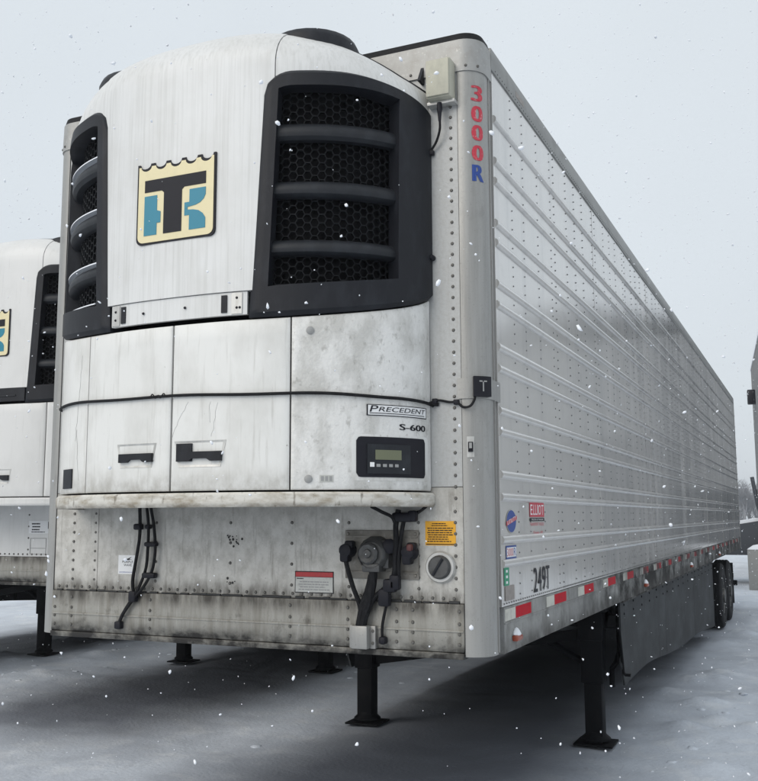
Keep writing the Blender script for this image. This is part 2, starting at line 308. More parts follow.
_l.new(_at.outputs['Fac'], _mx.inputs[0]); _l.new(_src, _mx.inputs[1]); _l.new(_mx.outputs[0], _p.inputs['Base Color'])
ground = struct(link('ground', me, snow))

bmc = bmesh.new(); bmesh.ops.create_icosphere(bmc, subdivisions=2, radius=1); bmc.verts.ensure_lookup_table()
CV = [v.co.copy() for v in bmc.verts]; CF = [tuple(v.index for v in fc.verts) for fc in bmc.faces]; bmc.free()
rc_ = random.Random(9); cv, cf = [], []
for k in range(420):
    if k % 2: cx, cy = rc_.uniform(-8, 3.2), rc_.uniform(-0.5, 11)
    else:
        L_ = rc_.choice(LUMPS); cx, cy = rc_.gauss(L_[0], 0.35), rc_.gauss(L_[1], 0.35)
    if bare(cx, cy) > 0.3: continue
    rad = 0.005 + 0.032 * rc_.random() ** 3; b_ = len(cv); sd_ = rc_.uniform(0, 50); gz = ground_z(cx, cy)
    for v in CV:
        q = v * rad * (1 + 0.45 * noise.noise(v * 1.6 + Vector((sd_, 0, 0)))); cv.append((cx + q.x * 1.3, cy + q.y * 1.3, gz - rad * 0.12 + q.z * 0.45))
    cf += [tuple(b_ + i for i in t) for t in CF]
me = bpy.data.meshes.new('snow_clods'); me.from_pydata(cv, [], cf); me.update(); me.shade_smooth()
tag(link('snow_clods', me, snow), 'small loose clods of snow scattered over the yard', 'snow', kind='stuff')

# ------------------------------------------------------------------ refrigeration unit surface (theta around the nose, q up)
HW = 1.03
def u_d(t): return 0.585 * max(0.0, 1 - abs(math.sin(t)) ** 2.6) ** 0.57
def u_zt(t): return 4.08 - 0.28 * abs(math.sin(t)) ** 3
def u_p(t, q):
    zt = u_zt(t); rad = 0.21; zc = zt - rad; d = u_d(t); z = q
    if q > zc:
        ph = min((q - zc) / rad, math.pi / 2); z = zc + rad * math.sin(ph); d -= min(rad, d * 0.8) * (1 - math.cos(ph))
    return Vector((HW * math.sin(t), -d - 0.001, z))
def u_pn(t, q, off=0.0):
    e = 2e-3
    t_ = max(-1.56, min(1.56, t))
    n = (u_p(t_ + e, q) - u_p(t_ - e, q)).cross(u_p(t_, q + e) - u_p(t_, q - e)).normalized()
    return u_p(t, q) + n * off, n
def u_patch(name, mat, parent, t0, t1, q0, q1, off=0.0, th=0.02, nu=12, nv=6, smooth=True, mask=None):
    """t0,t1 may be functions of b (0..1 up); q0,q1 functions of a (0..1 across)"""
    g = lambda v, k: v(k) if callable(v) else v
    def fn(a, b):
        t = g(t0, b) * (1 - a) + g(t1, b) * a; q = g(q0, a) * (1 - b) + g(q1, a) * b
        return u_pn(t, q, off)
    return from_bm(name, shell(fn, nu, nv, th, mask), mat, parent, smooth)
def u_text(name, body, mat, parent, t0, t1, q0, q1, off=0.006, slant=0.0):
    return lettering(name, body, mat, parent, lambda a, b: u_pn(t0 + (t1 - t0) * a + slant * b, q0 + (q1 - q0) * b, off)[0])

def post_xy(s, side=1):
    if s < 0.005: x, y = 1.19 + s, 0.0
    elif s < 0.005 + 0.1571:
        a = (s - 0.005) / 0.1; x, y = 1.195 + 0.1 * math.sin(a), 0.1 - 0.1 * math.cos(a)
    else: x, y = 1.295, 0.1 + (s - 0.1621)
    return x * side, y
def post_n(s, side=1):
    a = max(0.0, min((s - 0.005) / 0.1, math.pi / 2)); return Vector((math.sin(a) * side, -math.cos(a), 0))
def post_strip(name, mat, parent, side, s0, s1, z0, z1, off, th, n=12, smooth=True):
    def fn(a, b):
        s = s0 + (s1 - s0) * a; x, y = post_xy(s, side); nn = post_n(s, side)
        return Vector((x, y, z0 + (z1 - z0) * b)) + nn * off, nn
    return from_bm(name, shell(fn, n, 1, th), mat, parent, smooth)

LEN = 16.15; ZB, ZT = 1.135, 4.06
RIBS = [3.725, 3.51, 3.407, 3.193, 3.094, 2.89, 2.786, 2.578, 2.473, 2.269, 2.168, 1.964, 1.858, 1.657, 1.546]

def label_lines(parent, mat, x0, x1, z0, z1, n, y, seed=1):
    rnd = random.Random(seed); bm = bmesh.new(); st = (z1 - z0) / n
    for k in range(n):
        x = x0 + rnd.uniform(0, 0.08) * (x1 - x0); e = x1 - rnd.uniform(0, 0.25) * (x1 - x0); zc = z1 - (k + 0.5) * st
        while x < e:
            w = rnd.uniform(0.05, 0.16) * (x1 - x0); w = min(w, e - x)
            bx(bm, x, x + w, y - 0.0006, y, zc - st * 0.22, zc + st * 0.22); x += w + 0.02 * (x1 - x0)
    return stuff(from_bm('fine_print', bm, mat, parent))

def logo(T, cleaned=False):
    """square badge: scalloped top edge, dark T with teal blocks either side"""
    t_of = lambda x: math.asin(x / HW)
    X0, X1, Z0, Z1 = -0.213, 0.213, 3.05, 3.43
    def outline(g, top):
        pts = []; w = X1 - X0 + 2 * g; n = 5
        rad = 0.03
        for k in range(5):
            a = math.pi + k * math.pi / 8; pts.append((X0 - g + rad + rad * math.cos(a), Z0 - g + rad + rad * math.sin(a)))
        for k in range(5):
            a = 1.5 * math.pi + k * math.pi / 8; pts.append((X1 + g - rad + rad * math.cos(a), Z0 - g + rad + rad * math.sin(a)))
        pts.append((X1 + g, top))
        s = w / n
        for i in range(n - 1, -1, -1):
            xc = X0 - g + (i + 0.5) * s
            for k in range(9):
                a = k * math.pi / 8; pts.append((xc + 0.36 * s * math.cos(a), top - 0.36 * s * math.sin(a) * 0.75))
        pts.append((X0 - g, top)); return pts
    def flat(name, pts, mat, off, parent):
        bm = bmesh.new(); vv = [bm.verts.new((x, -0.586 - off, z)) for x, z in pts]
        fc = bm.faces.new(vv)
        ex = bmesh.ops.extrude_face_region(bm, geom=[fc])
        for v in [g for g in ex['geom'] if isinstance(g, bmesh.types.BMVert)]: v.co += Vector((0, 0.0016 if mat != 'ink' or parent is not T else 0.012, 0))
        bmesh.ops.triangulate(bm, faces=bm.faces, ngon_method='EAR_CLIP')
        return from_bm(name, bm, mat, parent)
    b = flat('logo_badge', outline(0.008, Z1 + 0.008), 'ink', 0.0135, T)
    flat('logo_field', outline(-0.001, Z1 - 0.006), 'cream', 0.0155, b)
    w, h = X1 - X0, Z1 - Z0
    m = lambda pts: [(X0 + a * w, Z0 + c * h) for a, c in pts]
    flat('logo_letter', m([(0.09, 0.80), (0.90, 0.80), (0.90, 0.645), (0.62, 0.645), (0.59, 0.615), (0.59, 0.09), (0.35, 0.09), (0.35, 0.615), (0.32, 0.645), (0.09, 0.645)]), 'ink', 0.0175, b)
    flat('logo_block', m([(0.09, 0.595), (0.26, 0.595), (0.26, 0.40), (0.31, 0.38), (0.31, 0.24), (0.26, 0.24), (0.26, 0.09), (0.09, 0.09)]), 'teal', 0.0175, b)
    up = [(0.69, 0.60), (0.90, 0.60), (0.90, 0.51), (0.875, 0.455), (0.83, 0.415), (0.77, 0.392), (0.70, 0.382), (0.668, 0.38), (0.668, 0.362), (0.627, 0.362), (0.627, 0.44), (0.69, 0.44)]
    lo = [(0.627, 0.36), (0.668, 0.36), (0.668, 0.345), (0.74, 0.338), (0.81, 0.318), (0.865, 0.275), (0.90, 0.215), (0.90, 0.09), (0.69, 0.09), (0.69, 0.275), (0.627, 0.275)]
    flat('logo_block', m(up), 'teal', 0.0175, b); flat('logo_block', m(lo), 'teal', 0.0175, b)

def hexmesh(T, sgn, rows):
    """honeycomb: thin hexagon walls standing off the radiator core"""
    bm = bmesh.new(); a = 0.0235; t0, t1 = 0.47, 1.22; done = set()
    # arc length table
    N = 200; S_ = [0.0]; ts = [t0 + (t1 - t0) * k / N for k in range(N + 1)]
    for k in range(N): S_.append(S_[-1] + (u_p(ts[k + 1], 3) - u_p(ts[k], 3)).length)
    def th(s):
        s = max(0, min(s, S_[-1])); k = next((i for i in range(N) if S_[i + 1] >= s), N - 1)
        return ts[k] + (ts[k + 1] - ts[k]) * (s - S_[k]) / max(1e-6, S_[k + 1] - S_[k])
    for z0, z1 in rows:
        ni = int(S_[-1] / (1.5 * a)) + 1; nj = int((z1 - z0) / (math.sqrt(3) * a)) + 1
        for i in range(ni + 1):
            for j in range(-1, nj + 1):
                cx = i * 1.5 * a; cz = z0 + j * math.sqrt(3) * a + (i % 2) * math.sqrt(3) / 2 * a
                for k in range(6):
                    p = (cx + a * math.cos(k * math.pi / 3), cz + a * math.sin(k * math.pi / 3)); q = (cx + a * math.cos((k + 1) * math.pi / 3), cz + a * math.sin((k + 1) * math.pi / 3))
                    key = (round((p[0] + q[0]) * 500), round((p[1] + q[1]) * 500))
                    if key in done: continue
                    done.add(key)
                    if min(p[0], q[0]) < 0 or max(p[0], q[0]) > S_[-1] or min(p[1], q[1]) < z0 or max(p[1], q[1]) > z1: continue
                    A, na = u_pn(sgn * th(p[0]), p[1], -0.055); B, nb = u_pn(sgn * th(q[0]), q[1], -0.055)
                    w = (B - A).cross(na).normalized() * 0.0020
                    f0 = [A - w, B - w, B + w, A + w]; dn = na * 0.016
                    V = [bm.verts.new(x) for x in f0] + [bm.verts.new(x - dn) for x in f0]
                    bm.faces.new([V[0], V[1], V[2], V[3]])
                    bm.faces.new([V[0], V[4], V[5], V[1]]); bm.faces.new([V[2], V[6], V[7], V[3]])
    return stuff(from_bm('honeycomb_grille', bm, 'mesh', T))

def g_top(t):
    z = 3.80 - 0.085 * max(0.0, (abs(t) - 0.80) / 0.77) ** 2
    k = (abs(t) - 0.44) / 0.15
    if k < 1: z -= 0.12 * (1 - math.sqrt(max(0.0, 1 - (1 - max(0.0, k)) ** 2)))
    return z
def grille(T, sgn, snow_on):
    """black bezel wrapping one corner, three louvers, honeycomb behind"""
    zr = [(2.795, 2.935), (3.01, 3.205), (3.285, 3.475), (3.56, 3.755)]
    nu, nv = 40, 58; zlo, zhi = 2.65, 3.80
    def fn(a, b):
        tin = 0.385 + 0.055 * b
        t = tin + (1.570 - tin) * a
        zb = zlo + 0.14 * ((t - 0.39) / 1.18) ** 2; top = g_top(t)
        q = zb + (top - zb) * b
        edge = min(1, (1 - b) / 0.012, b / 0.012, a / 0.012)
        p, n = u_pn(t, q, 0.004 + 0.018 * math.sqrt(max(0.0, edge)))
        return (Vector((p.x * sgn, p.y, p.z)), Vector((n.x * sgn, n.y, n.z)))
    def cell(i, j):
        a, b = (i + 0.5) / nu, (j + 0.5) / nv
        t = 0.41 + (1.57 - 0.41) * a; q = zlo + (zhi - zlo) * b
        return not (0.50 < t < 1.19 and 2.79 < q < 3.72)
    bm = shell(fn, nu, nv, 0.085, cell)
    g = from_bm('grille_bezel', bm, 'black', T, True)
    # recessed core behind the mesh
    u_patch('radiator_core', 'core', g, sgn * 0.42, sgn * 1.30, 2.75, 3.79, -0.115, 0.01, 14, 4)
    h = hexmesh(g, sgn, [(2.77, 3.775)])
    for z0, z1 in zip([r_[1] for r_ in zr[:-1]], [r_[0] for r_ in zr[1:]]):
        def lf(a, b, z0=z0, z1=z1):
            t = sgn * (0.485 + 0.73 * a); q = z0 + (z1 - z0) * b
            k = math.sin(math.pi * b) ** 0.5
            return u_pn(t, q, -0.022 + 0.030 * k - 0.02 * b)
        l_ = from_bm('louver', shell(lf, 18, 6, 0.035), 'louver', g, True)
        if snow_on:
            def sf(a, b, z1=z1):
                t = sgn * (0.50 + 0.68 * a); w = 0.010 + 0.006 * noise.noise((a * 9, z1 * 5, 0)); p, n = u_pn(t, z1, 0)
                return p + Vector((0, 0, 0.004 + w * math.sin(math.pi * b))) + n * (-0.05 + 0.052 * b), Vector((0, 0, 1))
            from_bm('snow', shell(sf, 24, 4, 0.006), 'snowcap', l_, True)
    if snow_on:
        def sf(a, b):
            t = sgn * (0.50 + 0.68 * a); w = 0.008 + 0.005 * noise.noise((a * 9, 1, 0)); p, n = u_pn(t, 2.79 + 0.012, 0)
            return p + Vector((0, 0, 0.002 + w * math.sin(math.pi * b))) + n * (-0.055 + 0.07 * b), Vector((0, 0, 1))
        from_bm('snow', shell(sf, 24, 4, 0.006), 'snowcap', g, True)
    return g

def handle_recess(door, t0, t1, z0, z1, latch):
    """shallow trapezoid pocket with a black pull"""
    tm = lambda a, b: None
    def fn(a, b):
        ins = 0.10 * (1 - b); t = t0 + (t1 - t0) * (ins + (1 - 2 * ins) * a); q = z0 + (z1 - z0) * b
        e = min(a, 1 - a, b, 1 - b)
        return u_pn(t, q, 0.008 if e < 0.02 else 0.0055 if e < 0.13 else 0.002)
    p = from_bm('handle_pocket', shell(fn, 16, 10, 0.006), 'lightmetal', door, True)
    zz = z0 + (z1 - z0) * 0.22
    h = u_patch('handle', 'black', door, t0 + (t1 - t0) * 0.10, t0 + (t1 - t0) * 0.93, lambda a: zz - 0.010 * math.sin(math.pi * a) * 0 + (0.012 if 0.3 < a < 0.75 else 0), zz + (z1 - z0) * 0.36, 0.022, 0.016, 12, 3)
    if latch:
        u_patch('latch', 'black', door, t0 + (t1 - t0) * 0.06, t0 + (t1 - t0) * 0.36, zz, z1 - 0.012, 0.016, 0.010, 4, 3)

def make_trailer(origin, main, name='refrigerated_trailer'):
    lf = 0.0 if main else 0.055      # jacked a little higher on its landing gear
    T = empty(name, (origin[0], origin[1], lf))
    rnd = random.Random(3 if main else 5)
    # ---------------- front wall
    wl_ = 'wall' if main else 'clean'; up = 'upperwall' if main else 'clean'
    fw = box('front_wall', wl_, T, -1.187, 1.187, 0.0, 0.06, 1.38, 1.90)
    box('upper_front_wall', up, T, -1.187, 1.187, -0.0, 0.06, 1.903, 3.905)
    # one overlapping seam strip each side
    for x in (-0.905, 0.955):
        box('panel_seam', wl_, fw, x - 0.012, x + 0.012, -0.003, 0.001, 1.385, 1.895)
    br = box('front_bottom_rail', 'rail', T, -1.187, 1.187, -0.012, 0.08, 1.165, 1.377, 0.004)
    box('rail_ridge', 'rail', br, -1.185, 1.185, -0.017, -0.008, 1.252, 1.262, 0.002)
    box('rail_lip', 'rail', br, -1.187, 1.187, -0.018, 0.08, ZB, 1.163, 0.003)
    bm = bmesh.new()
    for z in [1.40 + 0.0 * k for k in range(1)]:
        x = -1.15
        while x < 1.16: dome(bm, (x, -0.0, z), (0, -1, 0), 0.0095, 0.007); x += 0.052
    for x in (-1.06, -0.91, -0.51, -0.053, 0.30, 0.61, 0.967, 1.148):
        z = 1.44; st = 0.05 if abs(x) > 0.9 else 0.1
        while z < 1.80: dome(bm, (x, -0.003 if x in (-0.905,) else 0, z), (0, -1, 0), 0.0095, 0.007); z += st
    for x in (-1.165, -1.05, -0.53, 0.30, 0.61, 0.86, 0.94, 1.165):
        for z in (1.20, 1.245, 1.29, 1.345): dome(bm, (x, -0.012, z), (0, -1, 0), 0.010, 0.007)
    z = 1.85
    while z < 3.89:
        for x in (1.152, -1.152): dome(bm, (x, 0, z), (0, -1, 0), 0.0095, 0.007)
        z += 0.052
    stuff(from_bm('wall_rivets', bm, 'rivet', T, True))
    # ---------------- corner posts and top cap
    for s in (-1, 1):
        p = post_strip('corner_post', 'post', T, s, 0.0, 0.20, ZB + 0.012, 3.90, 0.004, 0.03, 18)
        box('post_seam', 'seam', p, s * 1.1935 - 0.006, s * 1.1935 + 0.0, -0.0035, 0.02, ZB + 0.02, 3.90) if s > 0 else box('post_seam', 'seam', p, -1.1935, -1.1875, -0.0035, 0.02, ZB + 0.02, 3.90)
        post_strip('side_channel', 'seam', p, s, 0.205, 0.232, ZB + 0.02, 3.955, -0.004, 0.02, 2)
        post_strip('channel_edge', 'post', p, s, 0.196, 0.206, ZB + 0.02, 3.955, 0.009, 0.02, 2)
    def cap_path(k):   # s runs from left side round the front to the right side
        L = 2 * (1.19 + 0.24); d = k * L - L / 2; s = 1 if d > 0 else -1; d = abs(d)
        if d < 1.19: return Vector((s * d, 0, 0)), Vector((0, -1, 0))
        x, y = post_xy(d - 1.19, s); return Vector((x, y, 0)), post_n(d - 1.19, s)
    def capf(z0, z1, off, lean=0.0):
        def fn(a, b):
            p, n = cap_path(a); return p + Vector((0, 0, z0 + (z1 - z0) * b)) + n * (off - lean * b), n
        return fn
    c = from_bm('front_top_rail', shell(capf(3.893, 4.055, 0.010, 0.004), 150, 2, 0.04), 'topcap', T, True)
    from_bm('roof_gasket', shell(capf(4.052, 4.092, 0.004, 0.012), 150, 2, 0.05), 'rubber', c, True)
    bm = bmesh.new()
    for k in range(47):
        p, n = cap_path(0.05 + 0.9 * k / 46); dome(bm, p + Vector((0, 0, 3.918)) + n * 0.010, n, 0.0085, 0.006)
    stuff(from_bm('rail_rivets', bm, 'rivet', c, True))
    # ---------------- roof, floor, rear
    box('roof', 'lightmetal', T, -1.28, 1.28, 0.12, LEN, 4.03, 4.062)
    box('floor', 'under', T, -1.25, 1.25, 0.085, LEN - 0.02, ZB + 0.04, 1.34)
    rear = box('rear_frame', 'post', T, -1.298, 1.298, LEN - 0.08, LEN + 0.02, ZB, 4.066)
    for s in (-1, 1): box('rear_door', 'side', T, min(s * 0.01, s * 1.22), max(s * 0.01, s * 1.22), LEN + 0.022, LEN + 0.06, 1.34, 3.92)
    # ---------------- sides
    pm_, rm_, cm_ = {}, None, None
    for s in (-1, 1):
        edges = [0.215] + [1.397 + 1.22 * k for k in range(12)] + [LEN - 0.085]
        for k in range(len(edges) - 1):
            o = 0.0 if k % 2 else 0.0015
            box('side_panel', 'side', T, *(sorted((s * 1.24, s * (1.293 + o)))), edges[k] - (0 if k == 0 else 0.02 * (k % 2 == 0)), edges[k + 1] + (0.02 if k % 2 == 0 and k < len(edges) - 2 else 0), 1.349, 3.965)
        for z in RIBS:
            prof = [(0.0, -0.021), (0.006, -0.019), (0.014, -0.010), (0.0165, 0.0), (0.014, 0.010), (0.006, 0.019), (0.0, 0.021)]
            pts = [(s * (1.2945 + a), z + b) for a, b in prof] + [(s * 1.27, z + 0.012), (s * 1.27, z - 0.012)]
            bm = bmesh.new(); prism(bm, pts, 1, 0.225, LEN - 0.09)
            # prism gave (x, y-extrude, z)
            from_bm('rib', bm, 'side', T, True)
        box('top_side_rail', 'siderail', T, *(sorted((s * 1.24, s * 1.303))), 0.186, LEN - 0.082, 3.967, 4.082, 0.006)
        rl = box('bottom_side_rail', 'sillrail', T, *(sorted((s * 1.20, s * 1.299))), 0.236, LEN - 0.082, ZB, 1.346, 0.004)
        box('rail_ridge', 'sillrail', rl, *(sorted((s * 1.29, s * 1.304))), 0.237, LEN - 0.09, 1.268, 1.276, 0.002)
        # rivets: post columns every 0.3 m, doubled at the panel joints
        bm = bmesh.new(); ycol = [0.525, 0.746, 1.043]
        for k in range(12):
            e = 1.397 + 1.22 * k; ycol += [e - 0.049, e + 0.049, e + 0.37, e + 0.61, e + 0.85]
        for yc in ycol:
            if yc > 11: continue
            z = 1.39
            while z < 3.94:
                if min(abs(z - q) for q in RIBS) > 0.026: dome(bm, (s * 1.2955, yc, z), (s, 0, 0), 0.0052, 0.004, 5)
                z += 0.05
        y = 0.25
        while y < 9: dome(bm, (s * 1.2958, y, 1.362), (s, 0, 0), 0.005, 0.004, 5); dome(bm, (s * 1.3032, y, 3.982), (s, 0, 0), 0.005, 0.004, 5); y += 0.04
        stuff(from_bm('side_rivets', bm, 'siderivet', T))
        # reflective tape: white piece then red piece
        k = 0; y = 0.42
        while y < LEN - 0.5:
            if main or True:
                box('reflective_tape', 'tape_red', T, *(sorted((s * 1.2995, s * 1.3005))), y, y + 0.28, 1.282, 1.336)
                box('reflective_tape', 'tape_white', T, *(sorted((s * 1.2995, s * 1.3005))), max(0.245, y - 0.175), y - 0.002, 1.282, 1.336)
            y += 0.766; k += 1
        for ym, zm in ((0.40, 1.195), (4.31, 1.19), (7.65, 1.19), (11.3, 1.19)):
            bm = bmesh.new(); bx(bm, *(sorted((s * 1.298, s * 1.328))), ym - 0.048, ym + 0.048, zm - 0.016, zm + 0.012, 0.008)
            ml = from_bm('marker_light', bm, 'lens', T, True)
            if s > 0:
                bm = bmesh.new()
                bmesh.ops.create_icosphere(bm, subdivisions=2, radius=1)
                for v in bm.verts:
                    v.co = Vector((s * 1.308 + v.co.x * 0.022 * (1 - max(0, v.co.z) * 0.3), ym + v.co.y * 0.040 * (1 - max(0, v.co.z) * 0.6), zm + 0.014 + max(v.co.z, -0.15) * 0.032)) + Vector((0, 0.006, 0)) * noise.noise(v.co * 3)
                from_bm('snow', bm, 'snowcap', ml, True)
    # ---------------- underside: cross members, coupler, landing gear
    k = 0; y = 1.5
    while y < LEN - 0.3:
        box('cross_member', 'under', T, -1.02, 1.02, y, y + 0.06, 1.03, ZB + 0.039); y += 0.45
    box('coupler_plate', 'under', T, -1.0, 1.0, 0.09, 1.45, 1.125, 1.17, 0.01)
    bm = bmesh.new(); lathe(bm, (0, 0.92, 1.128), (0, 0, -1), [(0.045, 0), (0.045, 0.03), (0.036, 0.035), (0.036, 0.065), (0.06, 0.07), (0.06, 0.085)], 16)
    from_bm('king_pin', bm, 'steel', T, True)
    LY = 3.65
    for s in (-1, 1):
        lx = s * 0.985
        lg = box('landing_leg', 'steel', T, lx - 0.085, lx + 0.085, LY - 0.085, LY + 0.085, 0.47, 1.08, 0.008)
        box('leg_inner_tube', 'steel', lg, lx - 0.068, lx + 0.068, LY - 0.068, LY + 0.068, 0.05 - lf, 0.49, 0.006)
        bm = bmesh.new(); lathe(bm, (lx, LY, 0.04 - lf), (0, 0, 1), [(0.115, 0), (0.115, 0.012), (0.082, 0.04), (0.075, 0.06)], 20)
        from_bm('foot_flange', bm, 'steel', lg, True)
        bm = bmesh.new(); bx(bm, lx - 0.15, lx + 0.15, LY - 0.14, LY + 0.14, 0.006 - lf, 0.022 - lf, 0.003)
        bx(bm, lx - 0.06, lx + 0.06, LY - 0.075, LY + 0.075, 0.02 - lf, 0.075 - lf, 0.01)
        from_bm('foot_plate', bm, 'steel', lg, True)
        box('gear_box', 'steel', lg, lx - 0.10, lx + 0.10, LY - 0.115, LY - 0.084, 0.80, 1.02, 0.012)
        box('leg_bracket', 'steel', lg, lx - 0.13, lx + 0.13, LY - 0.11, LY + 0.11, 1.02, 1.13, 0.01)
        bm = bmesh.new()
        tube(bm, [(lx, LY + 0.06, 0.55), (lx - s * 0.03, LY + 0.9, 1.10)], 0.026, 6, False)
        from_bm('rear_brace', bm, 'steel', lg, True)
        bm = bmesh.new(); tube(bm, [(s * 0.93, LY + 0.03, 0.60), (s * 0.06, LY + 0.03, 1.06)], 0.03, 6, False)
        from_bm('diagonal_brace', bm, 'steel', lg, True)
    bm = bmesh.new(); prism(bm, [(-0.915, 0.50), (0.915, 0.80), (0.915, 0.88), (-0.915, 0.58)], 1, LY - 0.03, LY + 0.03); from_bm('cross_brace', bm, 'steel', T)
    bm = bmesh.new(); tube(bm, [(-0.88, LY - 0.06, 0.92), (0.88, LY - 0.06, 0.92)], 0.02, 8, False); from_bm('drive_shaft', bm, 'steel', T, True)
    bm = bmesh.new(); tube(bm, [(1.09, LY - 0.06, 0.90), (1.20, LY - 0.06, 0.90), (1.205, LY - 0.06, 0.88), (1.205, LY + 0.05, 0.55), (1.22, LY + 0.06, 0.53), (1.26, LY + 0.06, 0.53)], 0.012, 8, False)
    from_bm('crank_handle', bm, 'steel', T, True)
    # ---------------- side skirts
    for s in (-1, 1):
        e = [3.66, 6.15, 8.7, 11.2]
        zb = lambda y: 0.44 + 0.02 * math.sin((y - 3.6) * 1.4) - max(0, y - 5.0) * 0.045
        for k in range(3):
            a, b = e[k] + 0.004, e[k + 1] - 0.004; n = 8
            pts = [(a, 1.125), (b, 1.125)] + [(b + (a - b) * j / n, zb(b + (a - b) * j / n)) for j in range(n + 1)]
            if k == 0: pts = pts[:-1] + [(a + 0.10, zb(a)), (a, zb(a) + 0.16)]
            bm = bmesh.new(); prism(bm, pts, 0, s * 1.19, s * 1.205); sk = from_bm('side_skirt', bm, 'skirt', T)
            bm = bmesh.new()
            for j in range(6):
                y = a + 0.15 + j * (b - a - 0.3) / 5
                for z in (1.06, 0.99): dome(bm, (s * 1.205, y, z), (s, 0, 0), 0.012, 0.008, 6)
            stuff(from_bm('skirt_bolts', bm, 'steel', sk))
        box('skirt_trim', 'sillrail', T, *(sorted((s * 1.20, s * 1.225))), 3.7, 11.2, 1.085, 1.105, 0.003)
        for y in (3.78, 6.1, 8.65, 11.05):
            bm = bmesh.new(); tube(bm, [(s * 1.165, y, 1.12), (s * 1.165, y, 0.70), (s * 1.14, y, 0.62), (s * 1.10, y, 0.56), (s * 1.10, y, 0.42)], 0.022, 8, False)
            from_bm('skirt_strut', bm, 'steel', T, True)
    # ---------------- running gear
    for y in (12.30, 13.58):
        bm = bmesh.new(); tube(bm, [(-1.0, y, 0.51 - lf), (1.0, y, 0.51 - lf)], 0.065, 10, False); from_bm('axle', bm, 'under', T, True)
        for s in (-1, 1):
            for xo in (0.70, 1.04):
                w = bmesh.new(); W2 = 0.125
                prof = [(0.295, -W2 + 0.03), (0.33, -W2), (0.42, -W2 - 0.006), (0.475, -W2 + 0.004), (0.502, -W2 + 0.03)]
                for gk in range(4):
                    a0 = -0.095 + gk * 0.05; prof += [(0.506, a0), (0.506, a0 + 0.034), (0.494, a0 + 0.036), (0.494, a0 + 0.048)]
                prof += [(0.502, W2 - 0.03), (0.475, W2 - 0.004), (0.42, W2 + 0.006), (0.33, W2), (0.295, W2 - 0.03)]
                lathe(w, (s * (xo + 0.1), y, 0.51 - lf), (s, 0, 0), prof, 40)
                wh = from_bm('tyre', w, 'rubber', T, True)
                if xo > 0.9:
                    w = bmesh.new(); lathe(w, (s * (xo + 0.1), y, 0.51 - lf), (s, 0, 0), [(0.294, -0.09), (0.294, 0.10), (0.28, 0.115), (0.262, 0.10), (0.25, 0.02), (0.16, -0.01), (0.12, 0.03), (0.11, 0.14), (0.04, 0.15)], 28)
                    from_bm('rim', w, 'rim', wh, True)
        box('air_bag_beam', 'under', T, -0.62, 0.62, y - 0.08, y + 0.08, 0.80, 1.03)
    for s in (-1, 1):
        box('slider_rail', 'under', T, s * 0.55 - 0.05, s * 0.55 + 0.05, 10.6, 15.3, 0.86, 1.03)
        box('mud_flap', 'rubber', T, s * 0.95 - 0.31, s * 0.95 + 0.31, 14.38, 14.392, 0.22, 0.93)
        box('guard_post', 'steel', T, s * 0.5 - 0.04, s * 0.5 + 0.04, LEN - 0.12, LEN - 0.04, 0.5, ZB)
    box('rear_guard', 'steel', T, -1.2, 1.2, LEN - 0.13, LEN - 0.03, 0.42, 0.52, 0.01)
    box('air_tank', 'steel', T, 0.98, 1.24, 14.5, 14.75, 0.63, 0.78, 0.03)

    # ---------------- refrigeration unit on the nose
    sh = 'shroud' if main else 'clean'; dr = 'door' if main else 'clean'; rc = 'scuffed' if main else 'clean'
    u_patch('unit_backing', 'core', T, -1.55, 1.55, 1.86, 3.80, -0.135, 0.012, 40, 4)
    pl = lambda b: 0.383 + 0.115 * min(1, b * 0.85)
    ctr = u_patch('centre_panel', sh, T, lambda b: -(0.499 if b > 0.64 else 0.452), lambda b: 0.499 if b > 0.64 else 0.452, 2.775, lambda a: 9.0 if False else u_zt(0.45 * (2 * a - 1)) + 0.12, 0.010, 0.03, 24, 36)
    for s in (-1, 1):
        a0, a1 = s * 0.503, s * 1.567
        u_patch('upper_fender', sh, T, a0, a1, lambda a: g_top(0.503 + (1.567 - 0.503) * a) - 0.010, lambda a: u_zt(0.503 + (1.567 - 0.503) * a) + 0.12, 0.007, 0.03, 24, 10)
        grille(T, s, s < 0)
    # roof of the unit with two fan hoods
    bm = bmesh.new(); n = 40; rowF, rowB = [], []
    for k in range(n + 1):
        t = -1.5 + 3.0 * k / n; p = u_p(t, u_zt(t) + 0.13); rowF.append(bm.verts.new(p + Vector((0, 0.004, 0.020)))); rowB.append(bm.verts.new((p.x, -0.004, p.z + 0.022)))
    for k in range(n): bm.faces.new([rowF[k], rowF[k + 1], rowB[k + 1], rowB[k]])
    ex = bmesh.ops.extrude_face_region(bm, geom=list(bm.faces))
    for v in [g for g in ex['geom'] if isinstance(g, bmesh.types.BMVert)]: v.co.z -= 0.03
    from_bm('unit_roof', bm, 'black', T, True)
    for x in (-0.49, 0.49):
        bm = bmesh.new(); lathe(bm, (x + (0.02 if x > 0 else -0.03), -0.20, 3.968), (0, 0, 1), [(0.23, 0), (0.23, 0.06), (0.215, 0.09), (0.18, 0.108), (0.11, 0.118), (0.01, 0.122)], 28)
        from_bm('fan_hood', bm, 'black', T, True)
